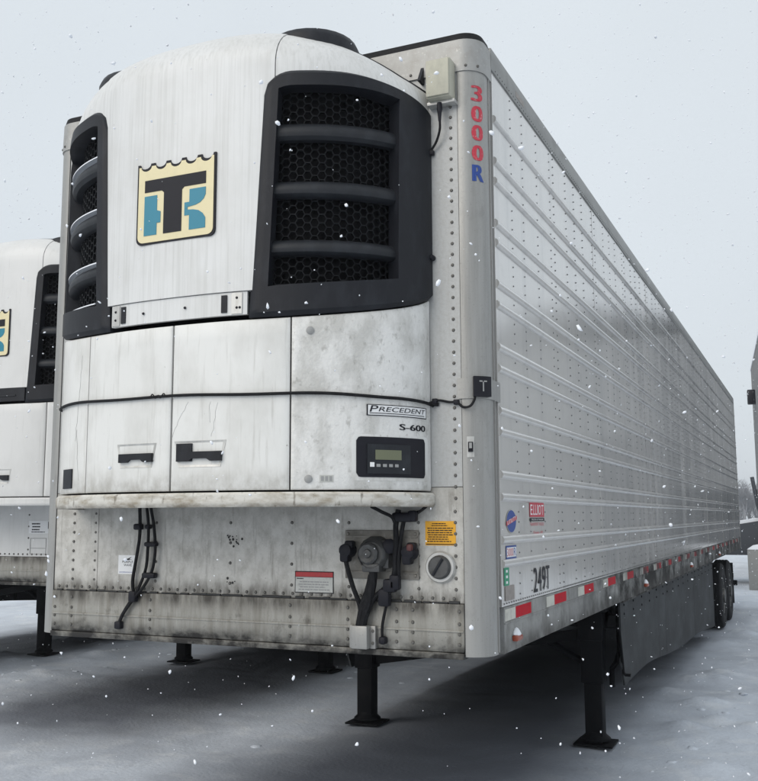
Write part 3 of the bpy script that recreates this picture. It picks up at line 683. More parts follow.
    # hinge strip under the centre panel
    if main:
        hs = u_patch('hinge_strip', 'shroud', T, -0.375, 0.375, 2.668, 2.772, 0.002, 0.02, 16, 2)
        for t in (-0.295, 0.262): u_patch('hinge', 'black', hs, t - 0.014, t + 0.014, 2.680, 2.760, 0.008, 0.01, 2, 1)
        for t in (-0.345, 0.325): u_patch('hinge_plate', 'lightmetal', hs, t - 0.026, t + 0.026, 2.672, 2.768, 0.007, 0.006, 2, 1)
        bm = bmesh.new()
        for t, q in ((-0.345, 2.70), (-0.345, 2.74), (0.325, 2.70), (0.325, 2.745), (-0.17, 2.715), (0.06, 2.72), (0.34, 2.70)):
            p, nn = u_pn(t, q, 0.008); dome(bm, p, nn, 0.007, 0.004)
        stuff(from_bm('hinge_bolts', bm, 'ink', hs))
    else:
        u_patch('hinge_strip', 'black', T, -0.385, 0.385, 2.664, 2.772, 0.012, 0.03, 16, 2)
        u_patch('strip_ridge', 'louver', T, -0.30, 0.30, 2.705, 2.715, 0.018, 0.01, 14, 1)
    # lower doors and corner panels; top edge follows the bezel
    zt = lambda t: 2.642 + 0.14 * max(0.0, (abs(t) - 0.39) / 1.18) ** 2
    def low(name, mat, t0, t1, off=0.006, edge=0.008, nu=16):
        def fn(a, b):
            t = t0 + (t1 - t0) * a; q = 1.885 + (zt(t) - 1.885) * b
            e = min(a * abs(t1 - t0) * 0.9, (1 - a) * abs(t1 - t0) * 0.9, b * 0.75, (1 - b) * 0.75)
            return u_pn(t, q, off - max(0, edge - e) * 0.7)
        # dense rows at the rims so the edges roll over
        A = [0, 0.006, 0.02] + [k / nu for k in range(1, nu)] + [0.98, 0.994, 1]; B = [0, 0.006, 0.014] + [k / 10 for k in range(1, 10)] + [0.986, 0.994, 1]
        g = lambda a, b: fn(A[round(a * (len(A) - 1))], B[round(b * (len(B) - 1))])
        return from_bm(name, shell(g, len(A) - 1, len(B) - 1, 0.03), mat, T, True)
    lcp = low('corner_panel', dr, -1.567, -0.556); ldoor = low('lower_door', dr, -0.549, -0.006); rdoor = low('lower_door', dr, 0.004, 0.586); rcp = low('corner_panel', rc, 0.594, 1.567, nu=30)
    for t in (-0.5525, 0.0, 0.590): u_patch('seam_gap', 'seam', T, t - 0.004, t + 0.004, 1.885, 2.63, -0.012, 0.01, 1, 2)
    handle_recess(ldoor, -0.305, -0.075, 1.995, 2.105, False); handle_recess(rdoor, 0.022, 0.285, 1.990, 2.108, True)
    u_patch('corner_handle', 'black', lcp, -0.83, -0.69, 1.91, 2.005, 0.012, 0.01, 3, 3)
    # drip ledge under the unit
    def led(a, b):
        t = -1.567 + 3.134 * a; q = 1.812 + 0.064 * b
        return u_pn(t, q, 0.022 - 0.010 * (b > 0.9) - 0.008 * (b < 0.1) + 0.004 * noise.noise((t * 3, 0, 1)))
    ld = from_bm('drip_ledge', shell(led, 60, 6, 0.05), 'ledge' if main else 'clean', T, True)
    bm = bmesh.new(); n = 40; F_, B_ = [], []
    for k in range(n + 1):
        t = -1.5 + 3.0 * k / n; p = u_p(t, 1.83); F_.append(bm.verts.new((p.x * 0.985, min(p.y + 0.03, -0.002), 1.822))); B_.append(bm.verts.new((p.x * 0.985, -0.001, 1.822)))
    for k in range(n): bm.faces.new([F_[k], B_[k], B_[k + 1], F_[k + 1]])
    from_bm('unit_underside', bm, 'under', T)
    logo(T)

    if main: main_details(T, rcp, ldoor, rdoor, fw)
    else:
        # simple sticker and patch outline on the clean front wall
        x0 = 0.0
        s_ = box('label', 'white', T, -0.05, 0.20, -0.003, -0.0015, 1.58, 1.69)
        label_lines(s_, 'ink', -0.02, 0.09, 1.60, 1.675, 3, -0.0032, 3); label_lines(s_, 'ink', -0.03, 0.17, 1.585, 1.60, 1, -0.0032, 5)
        box('label_mark', 'ink', s_, 0.165, 0.18, -0.0042, -0.0032, 1.62, 1.68)
        bm = bmesh.new()
        for z in (1.535, 1.45, 1.40): bx(bm, -0.03, 0.15, -0.003, 0.0, z, z + 0.004)
        for x in (-0.03, 0.146): bx(bm, x, x + 0.004, -0.0032, 0.0, 1.40, 1.539)
        from_bm('patch_outline', bm, 'grey', T)
    return T

def main_details(T, rcp, ldoor, rdoor, fw):
    # ---- numbers down the right corner post
    zs = [(3.7364, 3.8237), (3.634, 3.7209), (3.540, 3.625), (3.4403, 3.5243), (3.3381, 3.4265)]
    for ch, (z0, z1) in zip('3000R', zs):
        z0, z1 = z0 + 0.005, z1 - 0.003
        for dx in (0.0, 0.0055, -0.0055):   # three passes thicken the strokes
            def fn(a, b, dx=dx):
                s = 0.068 + 0.052 * a + dx; x, y = post_xy(s); n = post_n(s)
                return Vector((x, y, z0 + (z1 - z0) * b)) + n * (0.0052 + 0.0003 * (dx > 0) + 0.0006 * (dx < 0))
            lettering('lettering', ch, 'blue' if ch == 'R' else 'red', T, fn)
    # ---- telematics box with bracket and lead
    b = post_strip('sensor_bracket', 'post', T, 1, -0.02, 0.285, 2.305, 2.400, 0.010, 0.006, 22)
    k = post_strip('sensor_box', 'ink', b, 1, 0.050, 0.118, 2.312, 2.405, 0.036, 0.026, 8)
    def fT(a, q):
        s = 0.070 + 0.028 * a; x, y = post_xy(s); return Vector((x, y, 2.335 + 0.05 * q)) + post_n(s) * 0.0372
    lettering('lettering', 'T', 'grey', k, fT)
    cable('sensor_lead', 'rubber', T, [(1.035, -0.012, 2.292), (1.08, -0.014, 2.302), (1.13, -0.014, 2.292), (1.17, -0.016, 2.288), (1.20, -0.02, 2.265), (1.235, -0.02, 2.268), (1.25, 0.0, 2.30), (1.252, 0.0, 2.325)], 0.006)
    bm = bmesh.new()
    for x, z in ((1.06, 2.30), (1.165, 2.29)): box('lead_clamp', 'ink', T, x - 0.012, x + 0.012, -0.022, 0.002, z - 0.012, z + 0.012, 0.004)
    bm.free()
    # ---- beige junction box and its lead
    j = box('junction_box', 'beige', T, 1.058, 1.182, -0.085, -0.001, 3.742, 3.94, 0.012)
    box('box_lid', 'beige', j, 1.062, 1.178, -0.095, -0.083, 3.75, 3.932, 0.005)
    bm = bmesh.new(); bx(bm, 1.05, 1.19, -0.05, 0.0, 3.725, 3.743, 0.003); from_bm('box_bracket', bm, 'lightmetal', j, True)
    bm = bmesh.new(); lathe(bm, (1.115, -0.05, 3.73), (0, 0, -1), [(0.012, 0), (0.014, 0.03), (0.010, 0.05), (0.007, 0.09)], 10); from_bm('plug', bm, 'ink', j, True)
    cable('box_lead', 'rubber', T, [(1.115, -0.05, 3.65), (1.113, -0.045, 3.60), (1.09, -0.03, 3.55), (1.06, -0.02, 3.515), (1.04, -0.01, 3.50)], 0.006)
    box('lead_clamp', 'ink', T, 1.04, 1.07, -0.025, 0.0, 3.49, 3.515, 0.005)
    bm = bmesh.new(); lathe(bm, (1.055, -0.02, 2.985), (0, -1, 0), [(0.014, -0.02), (0.014, 0.005), (0.008, 0.012)], 10); from_bm('wall_bolt', bm, 'ink', T, True)
    # small horn-shaped fin on the wall beside the unit
    bm = bmesh.new(); prism(bm, [(-0.06, 3.86), (0.0, 3.86), (0.0, 3.96)], 0, 1.005, 1.02); from_bm('wall_fin', bm, 'black', T)
    # ---- toggle switch on the post
    sx, sy = post_xy(0.052)
    p = post_strip('switch_plate', 'lightmetal', T, 1, 0.020, 0.052, 2.035, 2.13, 0.007, 0.004, 3)
    sw = post_strip('switch', 'ink', p, 1, 0.026, 0.046, 2.06, 2.105, 0.014, 0.008, 3)
    post_strip('switch_toggle', 'grey', p, 1, 0.031, 0.041, 2.075, 2.10, 0.026, 0.014, 2)
    # ---- yellow label
    y_ = box('caution_label', 'yellow', T, 1.002, 1.150, -0.002, -0.0008, 1.637, 1.747)
    label_lines(y_, 'ink', 1.028, 1.125, 1.722, 1.740, 2, -0.0021, 2); label_lines(y_, 'ink', 1.010, 1.142, 1.650, 1.720, 7, -0.0021, 4)
    box('fine_print', 'ink', y_, 1.006, 1.146, -0.0027, -0.0021, 1.640, 1.644)
    # ---- round drain cap
    bm = bmesh.new(); lathe(bm, (1.078, 0.0, 1.540), (0, -1, 0), [(0.072, 0), (0.072, 0.012), (0.066, 0.022), (0.054, 0.022), (0.054, 0.010), (0.01, 0.010)], 32)
    dc = from_bm('drain_cap', bm, 'lightmetal', T, True)
    bm = bmesh.new(); lathe(bm, (1.078, -0.008, 1.540), (0, -1, 0), [(0.053, 0), (0.053, 0.024), (0.046, 0.034), (0.01, 0.036)], 28); from_bm('cap_disc', bm, 'socket', dc, True)
    bm = bmesh.new(); tube(bm, [(1.052, -0.046, 1.505), (1.100, -0.046, 1.580)], 0.007, 6, False); from_bm('cap_ridge', bm, 'black', dc, True)
    # ---- red-topped warning label
    w = box('warning_label', 'ink', T, 0.320, 0.530, -0.0022, -0.0008, 1.405, 1.508)
    box('label_face', 'offwhite', w, 0.324, 0.526, -0.0032, -0.0022, 1.409, 1.480); box('label_band', 'labelred', w, 0.324, 0.526, -0.0032, -0.0022, 1.482, 1.504)
    label_lines(w, 'ink', 0.33, 0.38, 1.468, 1.478, 1, -0.0034, 8); label_lines(w, 'grey', 0.34, 0.52, 1.415, 1.464, 4, -0.0034, 9)
    # ---- auction sticker
    s = box('sticker', 'white', T, -0.752, -0.636, -0.002, -0.0008, 1.472, 1.571)
    fl = lambda x0, x1, z0, z1: (lambda a, b: (x0 + (x1 - x0) * a, -0.0026, z0 + (z1 - z0) * b))
    lettering('lettering', 'PURPLE', 'ink', s, fl(-0.725, -0.655, 1.530, 1.542)); lettering('lettering', 'WAVE', 'ink', s, fl(-0.715, -0.663, 1.513, 1.525)); lettering('lettering', 'purplewave.com', 'blue', s, fl(-0.742, -0.646, 1.477, 1.487))
    bm = bmesh.new(); prism(bm, [(-0.715, 1.550), (-0.69, 1.553), (-0.665, 1.562), (-0.68, 1.550), (-0.66, 1.549), (-0.69, 1.545)], 1, -0.0030, -0.0021); from_bm('sticker_mark', bm, 'ink', s)
    # ---- connector plate with socket and two couplings
    p = box('connector_plate', 'plate', T, 0.596, 0.972, -0.012, -0.001, 1.480, 1.705, 0.003)
    bm = bmesh.new()
    for x in (0.612, 0.956):
        for z in (1.498, 1.688): dome(bm, (x, -0.012, z), (0, -1, 0), 0.009, 0.007)
    bx(bm, 0.60, 0.968, -0.018, -0.011, 1.672, 1.678); bx(bm, 0.60, 0.968, -0.018, -0.011, 1.508, 1.514)
    from_bm('plate_bolts', bm, 'plate', p, True)
    bm = bmesh.new(); lathe(bm, (0.765, -0.012, 1.595), (0, -1, 0), [(0.085, 0), (0.085, 0.03), (0.074, 0.05), (0.070, 0.075), (0.062, 0.085), (0.058, 0.075), (0.02, 0.073)], 12)
    bx(bm, 0.72, 0.81, -0.095, -0.012, 1.515, 1.555, 0.008); so = from_bm('socket', bm, 'socket', p, True)
    bm = bmesh.new(); lathe(bm, (0.755, -0.085, 1.60), (0, -1, 0), [(0.05, 0), (0.05, 0.016), (0.042, 0.024), (0.022, 0.02), (0.018, 0.028), (0.005, 0.03)], 10)
    bx(bm, 0.80, 0.842, -0.06, -0.012, 1.53, 1.66, 0.008); from_bm('socket_cover', bm, 'socket', so, True)
    bm = bmesh.new(); lathe(bm, (0.835, -0.03, 1.63), (0.4, -1, 0.1), [(0.035, 0), (0.035, 0.04), (0.02, 0.05)], 10); from_bm('socket_hinge', bm, 'ink', so, True)
    for x, z, mt in ((0.622, 1.612, 'ink'), (0.938, 1.605, 'ink')):
        bm = bmesh.new(); lathe(bm, (x, -0.012, z), (0, -1, 0), [(0.036, 0), (0.036, 0.03), (0.026, 0.045), (0.03, 0.06), (0.012, 0.066)], 12)
        bx(bm, x - 0.028, x + 0.018, -0.075, -0.02, z - 0.055, z + 0.01, 0.012); bx(bm, x - 0.01, x + 0.035, -0.06, -0.02, z + 0.01, z + 0.045, 0.01)
        from_bm('air_coupling', bm, mt, p, True)
    bm = bmesh.new(); bx(bm, 0.938, 0.966, -0.085, -0.055, 1.612, 1.645, 0.010); from_bm('coupling_grip', bm, 'redgrip', p, True)
    # ---- pale bracket the hoses run into
    h = box('hose_guard', 'post', T, 0.655, 0.738, -0.075, -0.013, 1.165, 1.270, 0.006)
    for x0, x1 in ((0.632, 0.656), (0.737, 0.765)): box('guard_flange', 'post', h, x0, x1, -0.04, -0.013, 1.165, 1.268, 0.003)
    bm = bmesh.new()
    for z in (1.19, 1.245): dome(bm, (0.752, -0.04, z), (0, -1, 0), 0.009, 0.006)
    stuff(from_bm('guard_bolts', bm, 'rivet', h))
    # ---- hoses
    hp = [
        ([(0.62, -0.06, 1.575), (0.635, -0.06, 1.52), (0.66, -0.055, 1.44), (0.69, -0.05, 1.36), (0.70, -0.045, 1.27)], 0.011),
        ([(0.765, -0.06, 1.52), (0.762, -0.06, 1.47), (0.745, -0.06, 1.40), (0.72, -0.055, 1.33), (0.70, -0.05, 1.25)], 0.020),
        ([(0.75, -0.05, 1.50), (0.735, -0.055, 1.43), (0.71, -0.06, 1.36), (0.685, -0.055, 1.25)], 0.016),
        ([(0.885, -0.04, 1.80), (0.875, -0.05, 1.73), (0.88, -0.06, 1.66), (0.875, -0.06, 1.58), (0.868, -0.06, 1.50), (0.82, -0.055, 1.44), (0.76, -0.05, 1.39), (0.715, -0.045, 1.30), (0.705, -0.045, 1.25)], 0.013),
        ([(0.915, -0.04, 1.77), (0.905, -0.05, 1.70), (0.895, -0.055, 1.62), (0.892, -0.06, 1.54), (0.885, -0.055, 1.47), (0.84, -0.06, 1.42), (0.80, -0.055, 1.40)], 0.010),
        ([(0.80, -0.16, 1.815), (0.835, -0.12, 1.79), (0.865, -0.07, 1.765), (0.875, -0.05, 1.72)], 0.008),
        ([(1.03, -0.02, 1.825), (0.985, -0.03, 1.79), (0.945, -0.035, 1.765), (0.905, -0.04, 1.755), (0.88, -0.04, 1.77)], 0.007),
        ([(0.84, -0.05, 1.40), (0.818, -0.04, 1.35), (0.80, -0.035, 1.28), (0.795, -0.03, 1.23), (0.80, -0.02, 1.205)], 0.007)]
    for pts, rad in hp: cable('hose', 'rubber', T, pts, rad)
    bm = bmesh.new()
    for x, y, z, w_, hh in ((0.905, -0.04, 1.765, 0.05, 0.022), (0.955, -0.036, 1.77, 0.022, 0.026), (0.85, -0.06, 1.455, 0.032, 0.03), (0.82, -0.055, 1.40, 0.028, 0.04), (0.80, -0.03, 1.205, 0.018, 0.018), (0.875, -0.06, 1.47, 0.025, 0.035)):
        bm = bmesh.new(); bx(bm, x - w_, x + w_, y - 0.022, y + 0.022, z - hh, z + hh, 0.012)
        from_bm('cable_clamp', bm, 'ink', T, True)
    # ---- drain hoses at the left of the wall
    for pts, rad in (([(-0.60, -0.03, 1.825), (-0.595, -0.03, 1.74), (-0.60, -0.025, 1.66), (-0.62, -0.02, 1.56), (-0.64, -0.02, 1.44), (-0.63, -0.02, 1.37)], 0.009),
                     ([(-0.555, -0.03, 1.825), (-0.54, -0.03, 1.72), (-0.545, -0.025, 1.60), (-0.555, -0.025, 1.50), (-0.595, -0.03, 1.40), (-0.64, -0.03, 1.34), (-0.69, -0.03, 1.27), (-0.716, -0.03, 1.215)], 0.008),
                     ([(-0.53, -0.03, 1.825), (-0.505, -0.03, 1.72), (-0.495, -0.028, 1.60), (-0.51, -0.028, 1.50), (-0.555, -0.03, 1.42), (-0.62, -0.032, 1.35), (-0.68, -0.034, 1.275), (-0.712, -0.03, 1.22)], 0.008)):
        cable('hose', 'rubber', T, pts, rad)
    bm = bmesh.new()
    for x, z, w_, hh in ((-0.61, 1.72, 0.022, 0.016), (-0.525, 1.63, 0.035, 0.012), (-0.53, 1.47, 0.04, 0.014), (-0.718, 1.21, 0.02, 0.02), (-0.63, 1.36, 0.022, 0.028), (-0.545, 1.72, 0.014, 0.012)):
        bm = bmesh.new(); bx(bm, x - w_, x + w_, -0.042, -0.004, z - hh, z + hh, 0.008)
        from_bm('hose_clamp', bm, 'ink', T, True)
    # worn sealant blobs on the wall
    bm = bmesh.new(); rnd = random.Random(11)
    for cx, cz in ((-0.035, 1.655), (-0.035, 1.445), (-0.02, 1.64), (-0.05, 1.66)):
        for k in range(5): dome(bm, (cx + rnd.uniform(-0.035, 0.035), -0.0, cz + rnd.uniform(-0.02, 0.02)), (0, -1, 0), rnd.uniform(0.003, 0.009), 0.004, 6)
    stuff(from_bm('sealant_blobs', bm, 'seam', T))
    # sealant line with dark grime along the rail joint
    bm = bmesh.new(); x = -1.16
    while x < 1.16:
        w_ = rnd.uniform(0.03, 0.12); hh = rnd.uniform(0.004, 0.010); bx(bm, x, min(x + w_, 1.165), -0.010, 0.002, 1.378, 1.380 + hh, 0.002); x += w_ + rnd.uniform(-0.01, 0.03)
    stuff(from_bm('joint_sealant', bm, 'seam', T))
    # ---- unit corner panel: badge, lettering, controller
    bd = u_patch('badge_plate', 'ink', rcp, 0.985, 1.465, 2.212, 2.262, 0.0095, 0.004, 12, 1)
    u_patch('badge_face', 'white', bd, 0.992, 1.455, 2.2155, 2.2585, 0.0105, 0.003, 12, 1)
    u_text('lettering', 'P', 'ink', bd, 1.00, 1.045, 2.228, 2.257, 0.0122, 0.012); u_text('lettering', 'RECEDENT', 'ink', bd, 1.055, 1.43, 2.231, 2.252, 0.0122, 0.012)
    u_patch('badge_rule', 'ink', bd, 1.0, 1.43, 2.2215, 2.2245, 0.0118, 0.001, 10, 1)
    for d in (0, 0.006): u_text('lettering', 'S-600', 'ink', rcp, 1.20 + d, 1.445 + d, 2.153, 2.180, 0.0075 + d * 0.1)
    def ctl(t0, t1, z0, z1, off, rim):
        def fn(a, b):
            bb = b
            k = 0.05
            q0, q1 = z0, z1
            for cx in (a, 1 - a):
                if cx < k:
                    dq = 0.018 * (1 - math.sqrt(max(0, 1 - (1 - cx / k) ** 2))); q0 += dq; q1 -= dq
            return u_pn(t0 + (t1 - t0) * a, q0 + (q1 - q0) * bb, off)
        return shell(fn, 40, 4, rim)
    c = from_bm('controller', ctl(0.925, 1.44, 1.940, 2.118, 0.010, 0.012), 'ink', rcp, True)
    from_bm('controller_recess', ctl(0.90, 1.49, 1.925, 2.128, 0.0072, 0.004), 'door', rcp, True)
    u_patch('display_bezel', 'louver', c, 0.985, 1.28, 1.955, 2.085, 0.016, 0.008, 10, 2)
    u_patch('display', 'lcd', c, 1.032, 1.205, 2.017, 2.060, 0.0175, 0.003, 6, 1)
    for t in (1.05, 1.09, 1.13, 1.17): u_patch('button', 'grey', c, t - 0.012, t + 0.012, 1.985, 1.998, 0.0185, 0.004, 2, 1)
    u_patch('button', 'white', c, 1.00, 1.025, 1.985, 2.005, 0.0185, 0.004, 2, 1); u_text('lettering', 'TOUCHPRINT', 'white', c, 1.08, 1.20, 1.965, 1.974, 0.018) if False else None
    for t, q in ((0.685, 2.585), (0.68, 1.931)):
        bm = bmesh.new(); p_, n_ = u_pn(t, q, 0.006); lathe(bm, p_, n_, [(0.018, -0.004), (0.018, 0.004), (0.012, 0.008), (0.002, 0.009)], 14); from_bm('panel_bolt', bm, 'grey', rcp, True)
    lb = u_patch('small_label', 'offwhite', rcp, 0.735, 0.805, 1.917, 1.948, 0.0075, 0.002, 2, 1)
    for k in range(3): u_patch('label_mark', 'grey', lb, 0.742 + 0.021 * k, 0.756 + 0.021 * k, 1.922, 1.943, 0.0085, 0.001, 1, 1)
    # ---- hairline cracks in the gel coat
    rnd = random.Random(15)
    for door, t, q, dt, dq, n_ in ((rdoor, 0.085, 2.29, -0.08, -0.16, 9), (rdoor, 0.20, 2.28, 0.0, -0.10, 6), (rdoor, 0.24, 2.27, -0.03, -0.15, 7), (None, -0.62, 2.56, -0.05, -0.42, 14), (None, -0.66, 2.20, 0.04, -0.25, 9)):
        pts = []
        for k in range(n_ + 1):
            pts.append(u_pn(t + dt * k / n_ + rnd.uniform(-0.005, 0.005), q + dq * k / n_ + rnd.uniform(-0.006, 0.006), 0.0062)[0])
        bm = bmesh.new(); tube(bm, pts, 0.0007, 4, False); from_bm('hairline_crack', bm, 'grey', door or T)
    # ---- decals on the right side
    X = 1.2972
    def sidebox(name, mat, par, y0, y1, z0, z1, lift=0.0): return box(name, mat, par, X + lift, X + lift + 0.001, y0, y1, z0, z1)
    fs = lambda y0, y1, z0, z1, lift=0.0012: (lambda a, b: (X + lift, y0 + (y1 - y0) * a, z0 + (z1 - z0) * b))
    def disc(name, mat, par, yc, zc, ry, rz, lift):
        bm = bmesh.new(); prism(bm, [(yc + ry * math.cos(k * math.pi / 16), zc + rz * math.sin(k * math.pi / 16)) for k in range(32)], 0, X + lift, X + lift + 0.001); return from_bm(name, bm, mat, par)
    o = disc('maker_decal', 'offwhite', T, 0.385, 1.744, 0.082, 0.056, 0.0); disc('decal_field', 'blue', o, 0.385, 1.744, 0.078, 0.053, 0.0012)
    bm = bmesh.new()
    prism(bm, [(0.298, 1.722), (0.472, 1.752), (0.472, 1.772), (0.298, 1.742)], 0, X + 0.0024, X + 0.0034); from_bm('decal_band', bm, 'red', o)
    lettering('lettering', 'UTILITY', 'white', o, lambda a, b: (X + 0.0042, 0.31 + 0.15 * a, 1.726 + 0.020 * b + 0.026 * a))
    e = sidebox('dealer_decal', 'red', T, 0.725, 1.015, 1.764, 1.838)
    for ch, y0, y1 in (('E', 0.735, 0.775), ('L', 0.79, 0.82), ('L', 0.83, 0.86), ('I', 0.872, 0.886), ('O', 0.895, 0.945), ('T', 0.955, 1.0)):
        lettering('lettering', ch, 'white', e, fs(y0, y1, 1.775, 1.828, 0.0018))
    sidebox('decal_bar', 'ink', e, 0.725, 1.015, 1.742, 1.758); lettering('lettering', 'TRUCK & TRAILER', 'white', e, fs(0.75, 0.99, 1.746, 1.754, 0.0016))
    lettering('lettering', 'TRANSPORT, TRUCKS', 'red', e, fs(0.73, 1.01, 1.716, 1.734, 0.0008)); lettering('lettering', 'Omaha, NE', 'red', e, fs(0.79, 0.98, 1.672, 1.690, 0.0008))
    q = sidebox('model_decal', 'blue', T, 0.29, 0.462, 1.566, 1.628); sidebox('decal_face', 'white', q, 0.297, 0.455, 1.574, 1.620, 0.0008)
    lettering('lettering', '3000', 'red', q, fs(0.300, 0.405, 1.578, 1.616, 0.0022)); lettering('lettering', 'R', 'blue', q, fs(0.412, 0.450, 1.578, 1.616, 0.0022))
    g = sidebox('green_decal', 'green', T, 0.25, 0.330, 1.443, 1.527)
    for k in range(3): sidebox('decal_mark', 'white', g, 0.277, 0.305, 1.452 + 0.026 * k, 1.464 + 0.026 * k, 0.0009)
    tn = sidebox('worn_label', 'tan', T, 0.262, 0.415, 1.372, 1.440)
    for ch, y0 in (('2', 0.775), ('4', 0.858), ('9', 0.945), ('T', 1.028)):
        for m_, d in enumerate((0, 0.005)): lettering('lettering', ch, 'ink', T, lambda a, b, d=d, m_=m_: (X + 0.0006 + 0.0006 * m_, y0 + 0.068 * a + d, 1.376 + 0.125 * b))
    # conspicuous narrow yellow scuff on top rail
    box('rail_scuff', 'tan', T, 1.3025, 1.3042, 0.62, 0.78, 4.005, 4.035)

main = make_trailer(TR[0], True)
tag(main, 'grimy white refrigerated trailer with red 3000 and blue R down its corner post', 'trailer', 'refrigerated trailers parked side by side')
left = make_trailer(TR[1], False)
tag(left, 'cleaner white refrigerated trailer with black band below its logo panel, beside the grimy one', 'trailer', 'refrigerated trailers parked side by side')
def copy_tree(o, parent=None):
    c = o.copy(); col.objects.link(c); c.parent = parent
    for ch in list(o.children): copy_tree(ch, c)
    return c
third = copy_tree(left); third.location = (TR[2][0], TR[2][1], 0.055)
third['label'] = 'refrigerated trailer beyond the cleaner white one, only a black landing leg and brace showing'

# ------------------------------------------------------------------ cord tied round the unit of the main trailer
cd = empty('bungee_cord', (0, -0.6, 2.30))
bm = bmesh.new(); pts = []
for k in range(81):
    t = -1.5 + (1.568 + 1.5) * k / 80
    q = 2.335 - 0.045 * (k / 80) + 0.003 * math.sin(k * 0.35) - (0.012 * max(0, (k - 70) / 10)); p, n = u_pn(t, q, 0.017); pts.append(p - cd.location)
tube(bm, pts, 0.0072, 8, False); from_bm('cord_line', bm, 'rubber', cd, True)
for a in (-0.10, -0.06):
    bm = bmesh.new(); pts = []
    for k in range(9):
        p, n = u_pn(a + 0.035 * k / 8, 2.318 + 0.010 * math.sin(k * 0.8 + a * 60), 0.022); pts.append(p - cd.location)
    tube(bm, pts, 0.003, 6, False); from_bm('cord_knot', bm, 'rubber', cd, True)
bm = bmesh.new(); tube(bm, [Vector((1.028, -0.02, 2.29)) - cd.location, Vector((1.06, -0.012, 2.285)) - cd.location, Vector((1.075, -0.004, 2.285)) - cd.location], 0.009, 8); from_bm('cord_hook', bm, 'rubber', cd, True)
tag(cd, 'thin black cord tied across the lower doors of the grimy refrigeration unit', 'cord')

# ------------------------------------------------------------------ things behind: block, parked truck, shed, trees
CB = pm('weathered_concrete', (0.30, 0.30, 0.29), 0.8, 0, [((0.20, 0.20, 0.195), (4, 4, 3), 0.45, 0.7, 0.7)], 0.3, 30)
blk = empty('concrete_block', (1.95, 21.3, 0))
bm = bmesh.new(); bx(bm, -0.83, 0.85, -0.4, 0.4, -0.05, 0.96, 0.03); from_bm('block', bm, CB, blk, True)
bm = bmesh.new(); N = 14; V = {}
for i in range(N + 1):
    for j in range(9):
        a, b = i / N, j / 8; e = min(a, 1 - a, b * 0.6, (1 - b) * 0.6)
        V[i, j] = bm.verts.new((-0.835 + 1.69 * a, -0.405 + 0.81 * b, 0.955 + 0.11 * min(1, e * 9) ** 0.5 + 0.015 * noise.noise((a * 5, b * 4, 2))))
for i in range(N):
    for j in range(8): bm.faces.new([V[i, j], V[i + 1, j], V[i + 1, j + 1], V[i, j + 1]])
from_bm('snow', bm, 'snowcap', blk, True, False)
tag(blk, 'grey concrete block topped with snow behind the parked trailers', 'block')

trk = empty('parked_truck', (0.80, 23.5, 0)); trk.rotation_euler.z = R(6)
DARK = pm('dark_truck_paint', (0.06, 0.065, 0.075), 0.35, 0.1)
GL = pm('tinted_window', (0.02, 0.025, 0.03), 0.08)
bm = bmesh.new(); prism(bm, [(-1.0, 0.75), (-1.0, 1.25), (-0.75, 1.42), (0.45, 1.62), (0.5, 0.75)], 1, -0.75, 0.75); hd = from_bm('hood', bm, DARK, trk)
bm = bmesh.new(); prism(bm, [(-0.98, 1.262), (-0.98, 1.30), (-0.74, 1.50), (0.44, 1.70), (0.44, 1.625), (-0.75, 1.425)], 1, -0.72, 0.72); from_bm('snow', bm, 'snowcap', hd)
bm = bmesh.new(); prism(bm, [(0.5, 0.55), (0.5, 1.62), (0.85, 2.45), (2.2, 2.5), (2.3, 0.55)], 1, -0.85, 0.85); cb = from_bm('cab', bm, DARK, trk)
bm = bmesh.new(); prism(bm, [(0.86, 1.65), (1.02, 2.35), (1.8, 2.38), (1.85, 1.65)], 1, -0.86, -0.852); from_bm('window', bm, GL, cb)
bm = bmesh.new(); tube(bm, [(0.56, -0.86, 1.55), (0.42, -1.05, 2.05), (0.32, -1.10, 2.75)], 0.05, 8, False); from_bm('mirror_arm', bm, DARK, cb)
box('mirror', DARK, cb, 0.42, 0.66, -1.12, -1.02, 1.95, 2.45, 0.03)
box('bumper', DARK, trk, -1.15, -0.98, -0.9, 0.9, 0.42, 0.75, 0.03)
for x in (0.72, 2.2):
    for y in (-0.82, 0.82):
        bm = bmesh.new(); lathe(bm, (x, y - 0.12, 0.46), (0, 1, 0), [(0.28, 0.02), (0.40, 0), (0.46, 0.03), (0.46, 0.21), (0.40, 0.24), (0.28, 0.22)], 24); from_bm('wheel', bm, 'rubber', trk, True)
tag(trk, 'dark truck with snow on its hood parked behind the concrete block', 'truck')

MW = pm('grey_metal_siding', (0.22, 0.23, 0.24), 0.5, 0.3, [((0.24, 0.25, 0.26), (2, 2, 0.4), 0.45, 0.7, 0.7)])
shd = empty('metal_shed', (0.80, 34.4, 0)); shd.rotation_euler.z = R(4.8)
bm = bmesh.new(); bx(bm, 0.0, 11, -9.0, 0.0, -0.1, 7.2); wl2 = from_bm('wall', bm, MW, shd)
bm = bmesh.new(); y = -8.9
while y < -0.05: bx(bm, -0.04, 0.002, y, y + 0.06, 0, 7.19); y += 0.3
x = 0.1
while x < 10.9: bx(bm, x, x + 0.06, -9.04, -8.998, 0, 7.19); x += 0.3
stuff(from_bm('siding_ribs', bm, MW, wl2))
bm = bmesh.new(); prism(bm, [(-0.05, 7.2), (5.5, 8.6), (11.05, 7.2), (11.05, 7.32), (5.5, 8.75), (-0.05, 7.32)], 1, -9.3, 0.3); from_bm('roof', bm, 'snowcap', shd)
box('wall_lamp', 'ink', shd, -0.30, -0.04, -3.1, -2.8, 5.6, 6.1, 0.03)
box('door', DARK, shd, 3.0, 7.0, -9.09, -9.045, 0.0, 4.2)
